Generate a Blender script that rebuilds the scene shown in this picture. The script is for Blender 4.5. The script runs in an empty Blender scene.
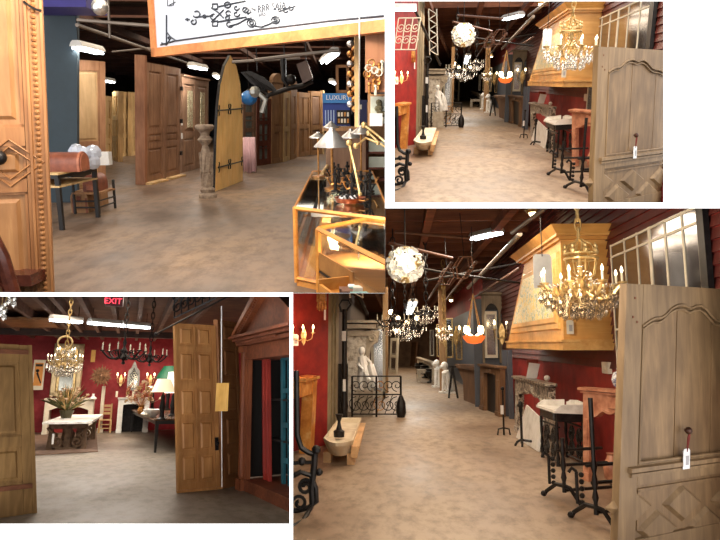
import bpy, bmesh, math, random
from mathutils import Vector, Matrix
V3=Vector; PI=math.pi
sin,cos=math.sin,math.cos
FPX=640.0; PX,PY=372.0,243.0; H=1.55
scene=bpy.context.scene
COL=scene.collection
rng=random.Random(7)

# ---------------------------------------------------------------- materials
def lin(c):
    out=[]
    for x in c[:3]:
        x=x/255.0
        out.append(x/12.92 if x<=0.04045 else ((x+0.055)/1.055)**2.4)
    return (out[0],out[1],out[2],1.0)
MATS={}
def newmat(name):
    m=bpy.data.materials.new(name); m.use_nodes=True
    nt=m.node_tree; b=nt.nodes['Principled BSDF']
    return m,nt,b
def ramp(nt,stops):
    r=nt.nodes.new('ShaderNodeValToRGB'); e=r.color_ramp.elements
    e[0].position=stops[0][0]; e[0].color=lin(stops[0][1])
    e[1].position=stops[-1][0]; e[1].color=lin(stops[-1][1])
    for p,c in stops[1:-1]:
        k=e.new(p); k.color=lin(c)
    return r
def coords(nt,scale=(1,1,1),rot=(0,0,0)):
    t=nt.nodes.new('ShaderNodeTexCoord'); mp=nt.nodes.new('ShaderNodeMapping')
    mp.inputs['Scale'].default_value=scale; mp.inputs['Rotation'].default_value=rot
    nt.links.new(t.outputs['Object'],mp.inputs['Vector']); return mp
def bump(nt,b,src,s=.2,d=.01):
    bp=nt.nodes.new('ShaderNodeBump'); bp.inputs['Strength'].default_value=s; bp.inputs['Distance'].default_value=d
    nt.links.new(src,bp.inputs['Height']); nt.links.new(bp.outputs['Normal'],b.inputs['Normal'])
def wood(name,c1,c2,sc=1.0,axis='z',rough=.55,c3=None):
    if name in MATS: return MATS[name]
    m,nt,b=newmat(name)
    s={'z':(9,9,.9),'x':(.9,9,9),'y':(9,.9,9)}[axis]
    mp=coords(nt,tuple(v*sc for v in s))
    n=nt.nodes.new('ShaderNodeTexNoise'); n.inputs['Scale'].default_value=1.6; n.inputs['Detail'].default_value=6; n.inputs['Roughness'].default_value=.62; n.inputs['Distortion'].default_value=.6
    nt.links.new(mp.outputs[0],n.inputs['Vector'])
    mid=tuple((a+d)/2 for a,d in zip(c1,c2))
    r=ramp(nt,[(.28,c1),(.5,mid),(.72,c2)])
    nt.links.new(n.outputs['Fac'],r.inputs['Fac'])
    mp2=coords(nt,(1.7*sc,1.7*sc,1.1*sc)); n2=nt.nodes.new('ShaderNodeTexNoise'); n2.inputs['Scale'].default_value=1.3; n2.inputs['Detail'].default_value=3
    nt.links.new(mp2.outputs[0],n2.inputs['Vector'])
    mx=nt.nodes.new('ShaderNodeMix'); mx.data_type='RGBA'; mx.blend_type='MULTIPLY'
    r2=ramp(nt,[(.35,c3 or (205,200,195)),(.62,(255,255,255))])
    nt.links.new(n2.outputs['Fac'],r2.inputs['Fac'])
    mx.inputs['Factor'].default_value=.8
    nt.links.new(r.outputs[0],mx.inputs['A']); nt.links.new(r2.outputs[0],mx.inputs['B'])
    nt.links.new(mx.outputs['Result'],b.inputs['Base Color'])
    b.inputs['Roughness'].default_value=rough
    bump(nt,b,n.outputs['Fac'],.25,.006)
    MATS[name]=m; return m
def mottled(name,stops,sc=4,rough=.6,metal=0,bs=.15,bd=.01,detail=5,spec=.5,stretch=(1,1,1)):
    if name in MATS: return MATS[name]
    m,nt,b=newmat(name); mp=coords(nt,stretch)
    n=nt.nodes.new('ShaderNodeTexNoise'); n.inputs['Scale'].default_value=sc; n.inputs['Detail'].default_value=detail; n.inputs['Roughness'].default_value=.6
    nt.links.new(mp.outputs[0],n.inputs['Vector'])
    r=ramp(nt,stops); nt.links.new(n.outputs['Fac'],r.inputs['Fac']); nt.links.new(r.outputs[0],b.inputs['Base Color'])
    b.inputs['Roughness'].default_value=rough; b.inputs['Metallic'].default_value=metal
    b.inputs['Specular IOR Level'].default_value=spec
    if bs: bump(nt,b,n.outputs['Fac'],bs,bd)
    MATS[name]=m; return m
def plain(name,c,rough=.5,metal=0,**k):
    if name in MATS: return MATS[name]
    d=tuple(max(0,v*.9) for v in c)
    return mottled(name,[(.3,d),(.7,c)],k.get('sc',6),rough,metal,k.get('bs',.05),.004)
def emit(name,c,s,base=None):
    if name in MATS: return MATS[name]
    m,nt,b=newmat(name); b.inputs['Base Color'].default_value=lin(base or c)
    b.inputs['Emission Color'].default_value=lin(c); b.inputs['Emission Strength'].default_value=s
    MATS[name]=m; return m
def glass(name,c=(245,250,250),alpha=.22,rough=.04):
    if name in MATS: return MATS[name]
    m,nt,b=newmat(name); b.inputs['Base Color'].default_value=lin(c); b.inputs['Roughness'].default_value=rough
    g=nt.nodes.new('ShaderNodeBsdfGlossy'); g.inputs['Roughness'].default_value=rough; g.inputs['Color'].default_value=lin(c)
    t=nt.nodes.new('ShaderNodeBsdfTransparent'); f=nt.nodes.new('ShaderNodeMath'); f.operation='POWER'; f.inputs[1].default_value=4; lw=nt.nodes.new('ShaderNodeLayerWeight'); lw.inputs['Blend'].default_value=.5; nt.links.new(lw.outputs['Facing'],f.inputs[0])
    a=nt.nodes.new('ShaderNodeMath'); a.operation='ADD'; a.inputs[1].default_value=alpha; a.use_clamp=True
    nt.links.new(f.outputs[0],a.inputs[0])
    mx=nt.nodes.new('ShaderNodeMixShader'); nt.links.new(a.outputs[0],mx.inputs[0]); nt.links.new(t.outputs[0],mx.inputs[1]); nt.links.new(g.outputs[0],mx.inputs[2])
    nt.links.new(mx.outputs[0],nt.nodes['Material Output'].inputs['Surface'])
    MATS[name]=m; return m
def film(name,c=(225,230,240),a=.5):
    m,nt,b=newmat(name); b.inputs['Base Color'].default_value=lin(c); b.inputs['Roughness'].default_value=.2; b.inputs['Alpha'].default_value=a
    return m
def mirror(name,c=(215,215,210),rough=.06):
    if name in MATS: return MATS[name]
    return mottled(name,[(.3,tuple(v*.85 for v in c)),(.7,c)],3,rough,1.0,0)

def concrete(name,c1,c2,c3,sc=.9):
    m,nt,b=newmat(name); mp=coords(nt,(1,.5,1))
    n=nt.nodes.new('ShaderNodeTexNoise'); n.inputs['Scale'].default_value=sc; n.inputs['Detail'].default_value=9; n.inputs['Roughness'].default_value=.6; n.inputs['Distortion'].default_value=.15
    nt.links.new(mp.outputs[0],n.inputs['Vector']); r=ramp(nt,[(.32,c1),(.5,c2),(.66,c3)]); nt.links.new(n.outputs['Fac'],r.inputs['Fac'])
    n2=nt.nodes.new('ShaderNodeTexNoise'); n2.inputs['Scale'].default_value=sc*7; n2.inputs['Detail'].default_value=6; n2.inputs['Roughness'].default_value=.7
    nt.links.new(mp.outputs[0],n2.inputs['Vector']); r2=ramp(nt,[(.36,(178,170,162)),(.56,(255,255,255))]); nt.links.new(n2.outputs['Fac'],r2.inputs['Fac'])
    mx=nt.nodes.new('ShaderNodeMix'); mx.data_type='RGBA'; mx.blend_type='MULTIPLY'; mx.inputs['Factor'].default_value=.75
    nt.links.new(r.outputs[0],mx.inputs['A']); nt.links.new(r2.outputs[0],mx.inputs['B']); nt.links.new(mx.outputs['Result'],b.inputs['Base Color'])
    r3=ramp(nt,[(.35,(165,165,165)),(.65,(205,205,205))]); nt.links.new(n.outputs['Fac'],r3.inputs['Fac']); nt.links.new(r3.outputs[0],b.inputs['Roughness'])
    bump(nt,b,n2.outputs['Fac'],.12,.01); return m
IRON=mottled('black_iron',[(.3,(22,20,20)),(.7,(48,44,42))],14,.45,.6,.2,.004)
GILT=mottled('gilt_metal',[(.3,(190,150,88)),(.7,(246,222,164))],14,.34,.7,.15,.004)
BRASS=mottled('old_brass',[(.3,(140,85,40)),(.7,(225,165,95))],18,.32,.85,.15,.004)
CHROME=mottled('polished_chrome',[(.3,(200,195,190)),(.7,(245,243,240))],8,.3,.85,0)
CRYSTAL=glass('crystal_glass',(255,252,245),.42,.08)
PANE=glass('clear_glass',(240,245,245),.1,.03)
BULB=emit('lit_bulb',(255,225,170),14)
FLAME=emit('lit_candle_bulb',(255,235,195),6)
TUBE=emit('fluorescent_tube',(245,250,255),9)
CANDLE=plain('ivory_candle_sleeve',(238,230,205),.5)
WHITE=plain('white_paper',(238,236,232),.7)
CREAM=plain('cream_paint',(228,218,196),.6)
MARBLE_W=mottled('white_marble',[(.3,(205,200,190)),(.5,(238,235,228)),(.7,(248,246,242))],5,.3)
REDWALL=mottled('sponged_red_paint',[(.3,(118,22,22)),(.5,(142,30,26)),(.7,(165,44,34))],3.5,.6,0,.1)
DARK=mottled('dark_ceiling_paint',[(.3,(24,20,19)),(.7,(40,32,28))],3,.8,0,.1)

# ---------------------------------------------------------------- frames (one rigid turn per room)
class Frame:
    def __init__(s,vp,aff=None,k=2.0,regions=(),where=''):
        s.k=k; s.aff=aff; s.regions=regions; s.where=where
        if aff: vp=s.px(*vp)
        s.vp=vp
        u0,v0=vp
        f0=V3((0,(PY-v0)/FPX,-1)).normalized(); x0=V3((1,0,0)); up=x0.cross(f0)
        d=V3(((u0-PX)/FPX,(PY-v0)/FPX,-1)).normalized(); xx=d.cross(up)
        s.B=Matrix((xx,d,up)).transposed()      # columns: room axes in camera coordinates
    def px(s,u,v):
        if s.aff:
            a=s.aff; return (a[0]+(u-a[1])*a[2], a[3]+(v-a[4])*a[5])
        return (u,v)
    def ray(s,u,v):
        u,v=s.px(u,v)
        return s.B.transposed()@V3(((u-PX)/FPX,(PY-v)/FPX,-1))
    def at(s,u,v,z=None,y=None,x=None):
        r=s.ray(u,v)
        if z is not None: t=(z-H)/r.z
        elif y is not None: t=y/r.y
        else: t=x/r.x
        p=r*t; return V3((p.x,p.y,p.z+H))
    def fl(s,u,v): return s.at(u,v,z=0)
    def mpp(s,y):                      # metres per (photo) pixel at a depth
        u,v=(399,344) if s.aff else s.vp
        return (s.at(u+1,v,y=y).x-s.at(u-1,v,y=y).x)/2
    def proj(s,p):
        q=s.B@(p-V3((0,0,H))); d=-q.z
        return (PX+FPX*q.x/d, PY-FPX*q.y/d)
    def hs(s,spec):                    # half space in room coordinates
        kind,val=spec
        if kind=='x>': n=V3((1,0,(val-PX)/FPX))
        if kind=='x<': n=-V3((1,0,(val-PX)/FPX))
        if kind=='y>': n=V3((0,-1,-(PY-val)/FPX))
        if kind=='y<': n=-V3((0,-1,-(PY-val)/FPX))
        return (s.B.transposed()@n).normalized()

AFF=(401.7,304.0,1/1.64,75.8,332.0,1/1.65)
BR=Frame((399,344),None,2.0,[[('y>',293.2),('x>',292.6)],[('y<',293.2),('x>',385.5),('y>',207.8)]],'lower right room')
TR=Frame((399,344),AFF,3.2,[[('x>',394.0),('x<',664.0),('y>',.6),('y<',202.9)]],'upper right room')
TL=Frame((341,114),None,2.2,[[('x<',385.3),('y<',292.8)]],'upper left room')
BL=Frame((130,388),None,2.8,[[('y>',295.6),('x<',290.0),('y<',524.3)]],'lower left room')
M0=BR.B.transposed()
O=V3((0,0,H))
for F in (BR,TR,TL,BL):
    F.mw=Matrix.Translation(O)@(M0@F.B).to_4x4()@Matrix.Translation(-O)

# ---------------------------------------------------------------- mesh builder
class Fr:
    """local frame: origin, right, up, outward"""
    def __init__(s,o,u,v,n=None,w=1,h=1):
        s.o=o; s.u=u.normalized(); s.v=v.normalized(); s.n=(n or s.u.cross(s.v)).normalized(); s.w=w; s.h=h
    def p(s,a,b,c=0): return s.o+s.u*a+s.v*b+s.n*c
def axf(o,rz=0):
    u=V3((cos(rz),sin(rz),0)); return Fr(o,u,V3((0,0,1)))
def board(bl,br,tl=None,tr=None):
    u=br-bl; v=(tl-bl) if tl else (tr-br)
    f=Fr(bl,u,v); f.w=u.length; f.h=v.length; return f
class MB:
    def __init__(s): s.v=[]; s.f=[]
    def add(s,vs,fs):
        k=len(s.v); s.v+= [V3(p) for p in vs]; s.f+=[tuple(i+k for i in q) for q in fs]; return s
    def hexa(s,a,b):
        """a,b: four points each, same winding (a back, b front)"""
        return s.add(list(a)+list(b),[(3,2,1,0),(4,5,6,7),(0,1,5,4),(1,2,6,5),(2,3,7,6),(3,0,4,7)])
    def slab(s,f,s0,s1,t0,t1,n0,n1,ins=0):
        a=[f.p(s0,t0,n0),f.p(s1,t0,n0),f.p(s1,t1,n0),f.p(s0,t1,n0)]
        b=[f.p(s0+ins,t0+ins,n1),f.p(s1-ins,t0+ins,n1),f.p(s1-ins,t1-ins,n1),f.p(s0+ins,t1-ins,n1)]
        return s.hexa(a,b)
    def bx(s,x0,x1,y0,y1,z0,z1):
        return s.hexa([V3((x0,y1,z0)),V3((x1,y1,z0)),V3((x1,y1,z1)),V3((x0,y1,z1))],[V3((x0,y0,z0)),V3((x1,y0,z0)),V3((x1,y0,z1)),V3((x0,y0,z1))])
    def prism(s,f,pts,n0,n1):
        n=len(pts); a=[f.p(x,y,n0) for x,y in pts]+[f.p(x,y,n1) for x,y in pts]
        fs=[tuple(range(n-1,-1,-1)),tuple(range(n,2*n))]
        for i in range(n):
            j=(i+1)%n; fs.append((i,j,n+j,n+i))
        return s.add(a,fs)
    def ring(s,f,out,inn,n0,n1):
        """band between two polylines of equal length"""
        n=len(out)
        for i in range(n-1):
            s.hexa([f.p(*out[i],n0),f.p(*out[i+1],n0),f.p(*inn[i+1],n0),f.p(*inn[i],n0)],[f.p(*out[i],n1),f.p(*out[i+1],n1),f.p(*inn[i+1],n1),f.p(*inn[i],n1)])
        return s
    def tube(s,pts,r,seg=6,closed=False,r1=None):
        pts=[V3(p) for p in pts]; n=len(pts)
        if n<2: return s
        rings=[]; prev=None
        for i,p in enumerate(pts):
            if closed: t=pts[(i+1)%n]-pts[i-1]
            else: t=pts[min(i+1,n-1)]-pts[max(i-1,0)]
            if t.length<1e-9: t=V3((0,0,1))
            t.normalize()
            if prev is None:
                a=V3((0,0,1)) if abs(t.z)<.9 else V3((1,0,0)); nn=(a-t*a.dot(t)).normalized()
            else:
                nn=prev-t*prev.dot(t)
                if nn.length<1e-6: nn=t.orthogonal()
                nn.normalize()
            prev=nn; bb=t.cross(nn)
            rr=r if r1 is None else r+(r1-r)*i/(n-1)
            rings.append([p+(nn*cos(2*PI*k/seg)+bb*sin(2*PI*k/seg))*rr for k in range(seg)])
        vs=[q for g in rings for q in g]; fs=[]
        m=n if closed else n-1
        for i in range(m):
            a=i*seg; b=((i+1)%n)*seg
            for k in range(seg):
                l=(k+1)%seg; fs.append((a+k,a+l,b+l,b+k))
        if not closed: fs+= [tuple(range(seg-1,-1,-1)),tuple((n-1)*seg+k for k in range(seg))]
        return s.add(vs,fs)
    def rod(s,a,b,r,r1=None,seg=8): return s.tube([a,b],r,seg,False,r1)
    def lathe(s,c,prof,seg=12,ky=1.0,up=None,fr=None):
        c=V3(c); vs=[]; fs=[]; n=len(prof)
        for r,z in prof:
            for k in range(seg):
                a=2*PI*k/seg
                if fr: vs.append(fr.p(0,0,0)+(c-V3((0,0,0)))*0+fr.u*(r*cos(a))+fr.n*(r*sin(a))+fr.v*z)
                else: vs.append(c+V3((r*cos(a),r*sin(a)*ky,z)))
        for i in range(n-1):
            for k in range(seg):
                l=(k+1)%seg; fs.append((i*seg+k,i*seg+l,(i+1)*seg+l,(i+1)*seg+k))
        fs+= [tuple(range(seg-1,-1,-1)),tuple((n-1)*seg+k for k in range(seg))]
        return s.add(vs,fs)
    def ball(s,c,r,seg=8,sz=1.0,ky=1.0):
        n=max(4,seg//2+1)
        return s.lathe(c,[(max(1e-4,r*sin(PI*i/n)),-r*sz*cos(PI*i/n)) for i in range(n+1)],seg,ky)
    def merge(s,o): return s.add(o.v,o.f)
def spiral(f,cx,cy,r0,r1,a0,turns,n=18,c=0,sq=1):
    out=[]
    for i in range(n+1):
        t=i/n; r=r0+(r1-r0)*t; a=a0+turns*2*PI*t
        out.append(f.p(cx+r*cos(a),cy+r*sin(a)*sq,c))
    return out
def arc(cx,cy,rx,ry,a0,a1,n=12):
    return [(cx+rx*cos(a0+(a1-a0)*i/n),cy+ry*sin(a0+(a1-a0)*i/n)) for i in range(n+1)]

BASE={}
def clipmesh(F,mb):
    """keep what stands inside the room's own partitions"""
    def vals(n): return [n.dot(p-O) for p in mb.v]
    for reg in F.regions:
        if all(min(vals(F.hs(sp)))>=0 for sp in reg): return mb
    out=MB()
    for reg in F.regions:
        bm=bmesh.new(); vs=[bm.verts.new(p) for p in mb.v]
        for q in mb.f:
            try: bm.faces.new([vs[i] for i in q])
            except ValueError: pass
        for sp in reg:
            if not bm.verts: break
            n=F.hs(sp)
            if min(n.dot(v.co-O) for v in bm.verts)>=0: continue
            g=bm.verts[:]+bm.edges[:]+bm.faces[:]
            r=bmesh.ops.bisect_plane(bm,geom=g,plane_co=O,plane_no=n,clear_inner=True,clear_outer=False,dist=1e-6)
            ed=[e for e in r['geom_cut'] if isinstance(e,bmesh.types.BMEdge) and e.is_boundary]
            if ed:
                try: bmesh.ops.holes_fill(bm,edges=ed,sides=0)
                except Exception: pass
        bm.verts.index_update()
        out.add([v.co.copy() for v in bm.verts],[tuple(v.index for v in fc.verts) for fc in bm.faces])
        bm.free()
    return out
def build(F,name,mb,mat,parent=None,label=None,cat=None,group=None,kind=None,sharp=.55,plabel=None,base=None):
    mb=clipmesh(F,mb)
    if not mb.v: return None
    if parent is not None: b=BASE[parent.name]
    elif base is not None: b=V3(base)
    else:
        xs=[p.x for p in mb.v]; ys=[p.y for p in mb.v]; zs=[p.z for p in mb.v]
        b=V3(((min(xs)+max(xs))/2,(min(ys)+max(ys))/2,min(zs)))
    me=bpy.data.meshes.new(name)
    me.from_pydata([tuple(p-b) for p in mb.v],[],mb.f); me.validate()
    bm=bmesh.new(); bm.from_mesh(me); bmesh.ops.recalc_face_normals(bm,faces=bm.faces); bm.to_mesh(me); bm.free()
    for p in me.polygons: p.use_smooth=True
    me.set_sharp_from_angle(angle=sharp)
    me.materials.append(mat)
    o=bpy.data.objects.new(name,me); COL.objects.link(o)
    if parent is not None: o.parent=parent
    else: o.matrix_world=F.mw@Matrix.Translation(b)
    BASE[o.name]=b
    if label: o['label']=label
    if plabel: o['label']=plabel
    if cat: o['category']=cat
    if group: o['group']=group
    if kind: o['kind']=kind
    return o
def struct(F,name,mb,mat): return build(F,name,mb,mat,kind='structure')
def thing(F,name,base,label,cat,group=None):
    o=bpy.data.objects.new(name,None); COL.objects.link(o); b=V3(base)
    o.empty_display_size=.1
    o.matrix_world=F.mw@Matrix.Translation(b); BASE[o.name]=b
    o['label']=label; o['category']=cat
    if group: o['group']=group
    return o
def dup(root,F,delta,label=None):
    """copy of a thing with its parts, moved by delta in the room"""
    r=root.copy(); COL.objects.link(r); b=BASE[root.name]+V3(delta); BASE[r.name]=b
    r.matrix_world=F.mw@Matrix.Translation(b)
    if label: r['label']=label
    for ch in list(root.children):
        c=ch.copy(); COL.objects.link(c); c.parent=r; BASE[c.name]=b
        for g in list(ch.children):
            d=g.copy(); COL.objects.link(d); d.parent=c; BASE[d.name]=b
    return r
def lamp(F,kind,p,energy,color=(1,.82,.62),size=1.0,size_y=None,rot=None,name='unseen_room_light',angle=None,radius=.1):
    l=bpy.data.lights.new(name,kind); l.energy=energy; l.color=color
    if kind=='AREA':
        l.size=size
        if size_y: l.shape='RECTANGLE'; l.size_y=size_y
    elif kind in('POINT','SPOT'): l.shadow_soft_size=radius
    if kind=='SPOT' and angle: l.spot_size=angle; l.spot_blend=.6
    o=bpy.data.objects.new(name,l); COL.objects.link(o)
    o.matrix_world=F.mw@Matrix.Translation(V3(p))@(rot.to_matrix().to_4x4() if rot else Matrix())
    return o
def text_mb(txt,fr,s,t,height,depth=.004,align='LEFT',n=0):
    cu=bpy.data.curves.new('lettering','FONT'); cu.body=txt; cu.size=height*1.38; cu.extrude=depth; cu.align_x=align; cu.resolution_u=3
    ob=bpy.data.objects.new('lettering',cu); COL.objects.link(ob)
    me=bpy.data.meshes.new_from_object(ob)
    mb=MB(); mb.add([fr.p(s+v.co.x,t+v.co.y,n+v.co.z) for v in me.vertices],[tuple(p.vertices) for p in me.polygons])
    bpy.data.objects.remove(ob); bpy.data.curves.remove(cu); bpy.data.meshes.remove(me)
    return mb

# ---------------------------------------------------------------- reusable pieces
def panel_door(F,f,label,mat,cols,rows,name='panelled_door',cat='door',T=.09,rel=.03,pmat=None,group=None,knob=None,extra=None):
    """f: frame board; cols/rows as fractions; stiles and rails stand proud of raised panels"""
    root=thing(F,name,f.o+f.u*(f.w/2),label,cat,group); w,h=f.w,f.h
    m=MB()
    ed=[0]+[c for p in cols for c in p]+[1]
    for i in range(0,len(ed),2): m.slab(f,ed[i]*w,ed[i+1]*w,0,h,-T,0,.004)
    re=[0]+[c for p in rows for c in p]+[1]
    for (a,b) in cols:
        for i in range(0,len(re),2): m.slab(f,a*w,b*w,re[i]*h,re[i+1]*h,-T,-.003)
    # sticking moulding round every panel
    for (a,b) in cols:
        for (c,d) in rows:
            q=.018
            m.slab(f,a*w,a*w+q,c*h,d*h,-T,-.012); m.slab(f,b*w-q,b*w,c*h,d*h,-T,-.012)
            m.slab(f,a*w,b*w,c*h,c*h+q,-T,-.012); m.slab(f,a*w,b*w,d*h-q,d*h,-T,-.012)
    build(F,'door_frame',m,mat,root)
    for (a,b) in cols:
        for (c,d) in rows:
            p=MB(); p.slab(f,a*w+.01,b*w-.01,c*h+.01,d*h-.01,-T+.01,-rel)
            ins=min(.05,(b-a)*w*.16,(d-c)*h*.2)
            p.slab(f,a*w+ins,b*w-ins,c*h+ins,d*h-ins,-rel,-rel+.02,ins*.5)
            build(F,'door_panel',p,pmat or mat,root)
    if knob:
        k=MB(); c=f.p(knob[0]*w,knob[1]*h,0); k.rod(c,c+f.n*.05,.015); k.ball(c+f.n*.07,.035)
        build(F,'door_knob',k,BRASS,root)
    if extra: extra(root,f)
    return root
def tag_label(F,f,root_label,name='price_tag',mat=None,string=None,hh=.16,w=.09,group=None,lines=True):
    r=thing(F,name,f.o,root_label,'tag',group); m=MB()
    m.prism(f,[(-w/2,-hh/2),(w/2,-hh/2),(w/2,hh/2-w*.2),(w*.3,hh/2),(-w*.3,hh/2),(-w/2,hh/2-w*.2)],0,.006)
    build(F,'card',m,mat or WHITE,r)
    if string: 
        s=MB(); s.tube(string,.006,5); build(F,'string',s,plain('red_cord',(120,40,30),.8),r)
    if lines:
        p=MB(); p.slab(f,-w*.15,w*.32,-hh*.3,hh*.15,.0062,.008); build(F,'printed_label',p,plain('label_print',(170,165,165),.7),r)
    return r
def candelabra(F,c,R,n,top,label,name='chandelier',mat=None,group=None,drop=.35,crystals=0,lit=True,tiers=1,cr=.028,scale=1.0):
    """c centre at arm level; hangs from top height (room z)"""
    mat=mat or IRON; root=thing(F,name,V3((c.x,c.y,c.z-drop)),label,'chandelier',group)
    s=MB(); z1=c.z+R*.95
    s.lathe(c,[(.02*R,-R*.55),(.1*R,-R*.5),(.05*R,-R*.38),(.17*R,-R*.2),(.07*R,-R*.05),(.13*R,R*.12),(.05*R,R*.3),(.09*R,R*.5),(.035*R,R*.7),(.03*R,R*.95)],10)
    build(F,'stem',s,mat,root)
    ch=MB(); zz=z1; i=0; ls=.12*scale
    while zz<top:
        rr=.03*scale; pl=[(rr*cos(a)*(i%2==0),rr*cos(a)*(i%2==1),ls*.62*sin(a)) for a in [2*PI*k/8 for k in range(8)]]
        ch.tube([V3((c.x+x,c.y+y,zz+ls/2+z)) for x,y,z in pl],.009*scale,4,True); zz+=ls*.85; i+=1
        if i>40: break
    build(F,'chain',ch,mat,root)
    cs=[]
    for t in range(tiers):
        rr=R*(1-.38*t); zc=c.z+t*R*.45
        for k in range(n if t==0 else max(3,n//2)):
            a=2*PI*(k+.5*t)/(n if t==0 else max(3,n//2))+.25; d=V3((cos(a),sin(a),0))
            ax=Fr(V3((c.x,c.y,zc)),d,V3((0,0,1)))
            am=MB(); pts=[ax.p(rr*(.08+.92*q),rr*(-.05-.30*sin(PI*q)+.12*q)) for q in [j/9 for j in range(10)]]
            am.tube(pts,.022*R/.5,6)
            am.tube(spiral(ax,rr*.45,rr*.02,rr*.15,rr*.03,-PI/2,1.2,12),.012*R/.5,5)
            e=pts[-1]
            am.lathe(e,[(.02*R,-.02*R),(.11*R,.0),(.13*R,.04*R),(.05*R,.05*R)],8)
            build(F,'arm',am,mat,root)
            cd=MB(); cd.rod(e+V3((0,0,.04*R)),e+V3((0,0,.26*R)),.032*R,None,8)
            co=build(F,'candle',cd,CANDLE,root)
            fl=MB(); fl.lathe(e+V3((0,0,.26*R)),[(.015*R,0),(.04*R,.05*R),(.03*R,.1*R),(.003*R,.17*R)],8)
            if co: build(F,'bulb',fl,FLAME if lit else plain('unlit_bulb',(235,225,200),.3),co)
            cs.append((e,d))
    if crystals:
        bd=MB()
        for e,d in cs:
            a=V3((c.x,c.y,e.z+R*.55))
            for j in range(9):
                q=(j+.5)/9; p=a.lerp(e,q); p.z-=R*.22*sin(PI*q); bd.ball(p,cr*.55,5)
        o=build(F,'crystal_bead_swags',bd,CRYSTAL,root)
        if o: o['kind']='stuff'
        for i in range(crystals):
            e,d=cs[i%len(cs)]; ring=i//len(cs)
            rad=[1.0,.72,.45,.2,.86,.58][ring%6]; a2=math.atan2(d.y,d.x)+ring*.3
            p=V3((c.x+cos(a2)*R*rad,c.y+sin(a2)*R*rad,c.z-R*(.05+.5*(1-rad)+.08*(ring%3))))
            q=MB(); q.rod(p+V3((0,0,.06*R)),p,.003,None,4); q.lathe(p,[(.001,0),(cr,-cr*1.2),(cr*.75,-cr*2.4),(cr*1.05,-cr*3.6),(.001,-cr*5.4)],6)
            build(F,'crystal_drop',q,CRYSTAL,root,sharp=.2)
    return root
def sconce(F,f,label,s=1.0,n=3,group=None,mat=None):
    mat=mat or GILT
    root=thing(F,'wall_sconce',f.o,label,'wall lamp',group); m=MB()
    m.prism(f,[(-.05*s,-.25*s),(0,-.34*s),(.05*s,-.25*s),(.08*s,0),(.04*s,.12*s),(0,.2*s),(-.04*s,.12*s),(-.08*s,0)],0,.03)
    build(F,'back_plate',m,mat,root)
    for i in range(n):
        q=(i-(n-1)/2)/max(1,(n-1)/2) if n>1 else 0
        a=MB(); e=f.p(q*.3*s,.02*s,.22*s)
        a.tube([f.p(0,-.12*s,.03),f.p(q*.12*s,-.2*s,.14*s),f.p(q*.26*s,-.14*s,.2*s),e],.014*s,6)
        a.lathe(e,[(.02*s,-.01*s),(.06*s,.0),(.065*s,.02*s),(.02*s,.025*s)],8); build(F,'arm',a,mat,root)
        cd=MB(); cd.rod(e,e+V3((0,0,.13*s)),.022*s); co=build(F,'candle',cd,CANDLE,root)
        b=MB(); b.lathe(e+V3((0,0,.13*s)),[(.012*s,0),(.03*s,.03*s),(.02*s,.08*s),(.002,.12*s)],8)
        if co: build(F,'bulb',b,BULB,co)
    return root
def mantel(F,f,label,mat,leg=.16,lint=.22,depth=.3,arch=.5,wav=False,shelf=.06,group=None,name='fireplace_mantel',inner=None,corb=False):
    root=thing(F,name,f.o+f.u*(f.w/2),label,'mantel',group); w,h=f.w,f.h; l=leg*w; L=lint*h
    for a,b in ((0,l),(w-l,w)):
        m=MB(); m.slab(f,a,b,0,h-L,-depth,0); m.slab(f,a-.01,b+.01,0,h*.09,-depth,.02); m.slab(f,a+l*.2,b-l*.2,h*.14,(h-L)*.92,0,.012,.006)
        if corb: m.slab(f,a+l*.1,b-l*.1,(h-L)*.72,h-L,0,.08,.02)
        build(F,'leg',m,mat,root)
    m=MB(); n=20; lo=[]; hi=[]
    for i in range(n+1):
        q=i/n; x=l+(w-2*l)*q; drop=arch*L*(abs(2*q-1)**2.2)
        if wav: drop+=L*.13*abs(sin(q*PI*3.5))
        lo.append((x,h-L*.75-drop*1.3)); hi.append((x,h))
    m.ring(f,hi,lo,-depth,0)
    m.slab(f,0,l,h-L,h,-depth,0); m.slab(f,w-l,w,h-L,h,-depth,0)
    edge=[(x,y+.03) for x,y in lo]; m.ring(f,edge,lo,0,.02)
    m.slab(f,w*.42,w*.58,h-L*.7,h-.03,0,.035,.012)
    build(F,'lintel',m,mat,root)
    m=MB(); m.slab(f,-.04,w+.04,h,h+shelf,-depth-.02,.06,.01); m.slab(f,-.02,w+.02,h-.02,h,-depth,.03); build(F,'shelf',m,mat,root)
    if inner:
        m=MB(); m.slab(f,l,w-l,0,h-L*.8,-depth,-depth+.03); build(F,'fire_back',m,inner,root)
    return root
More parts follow.
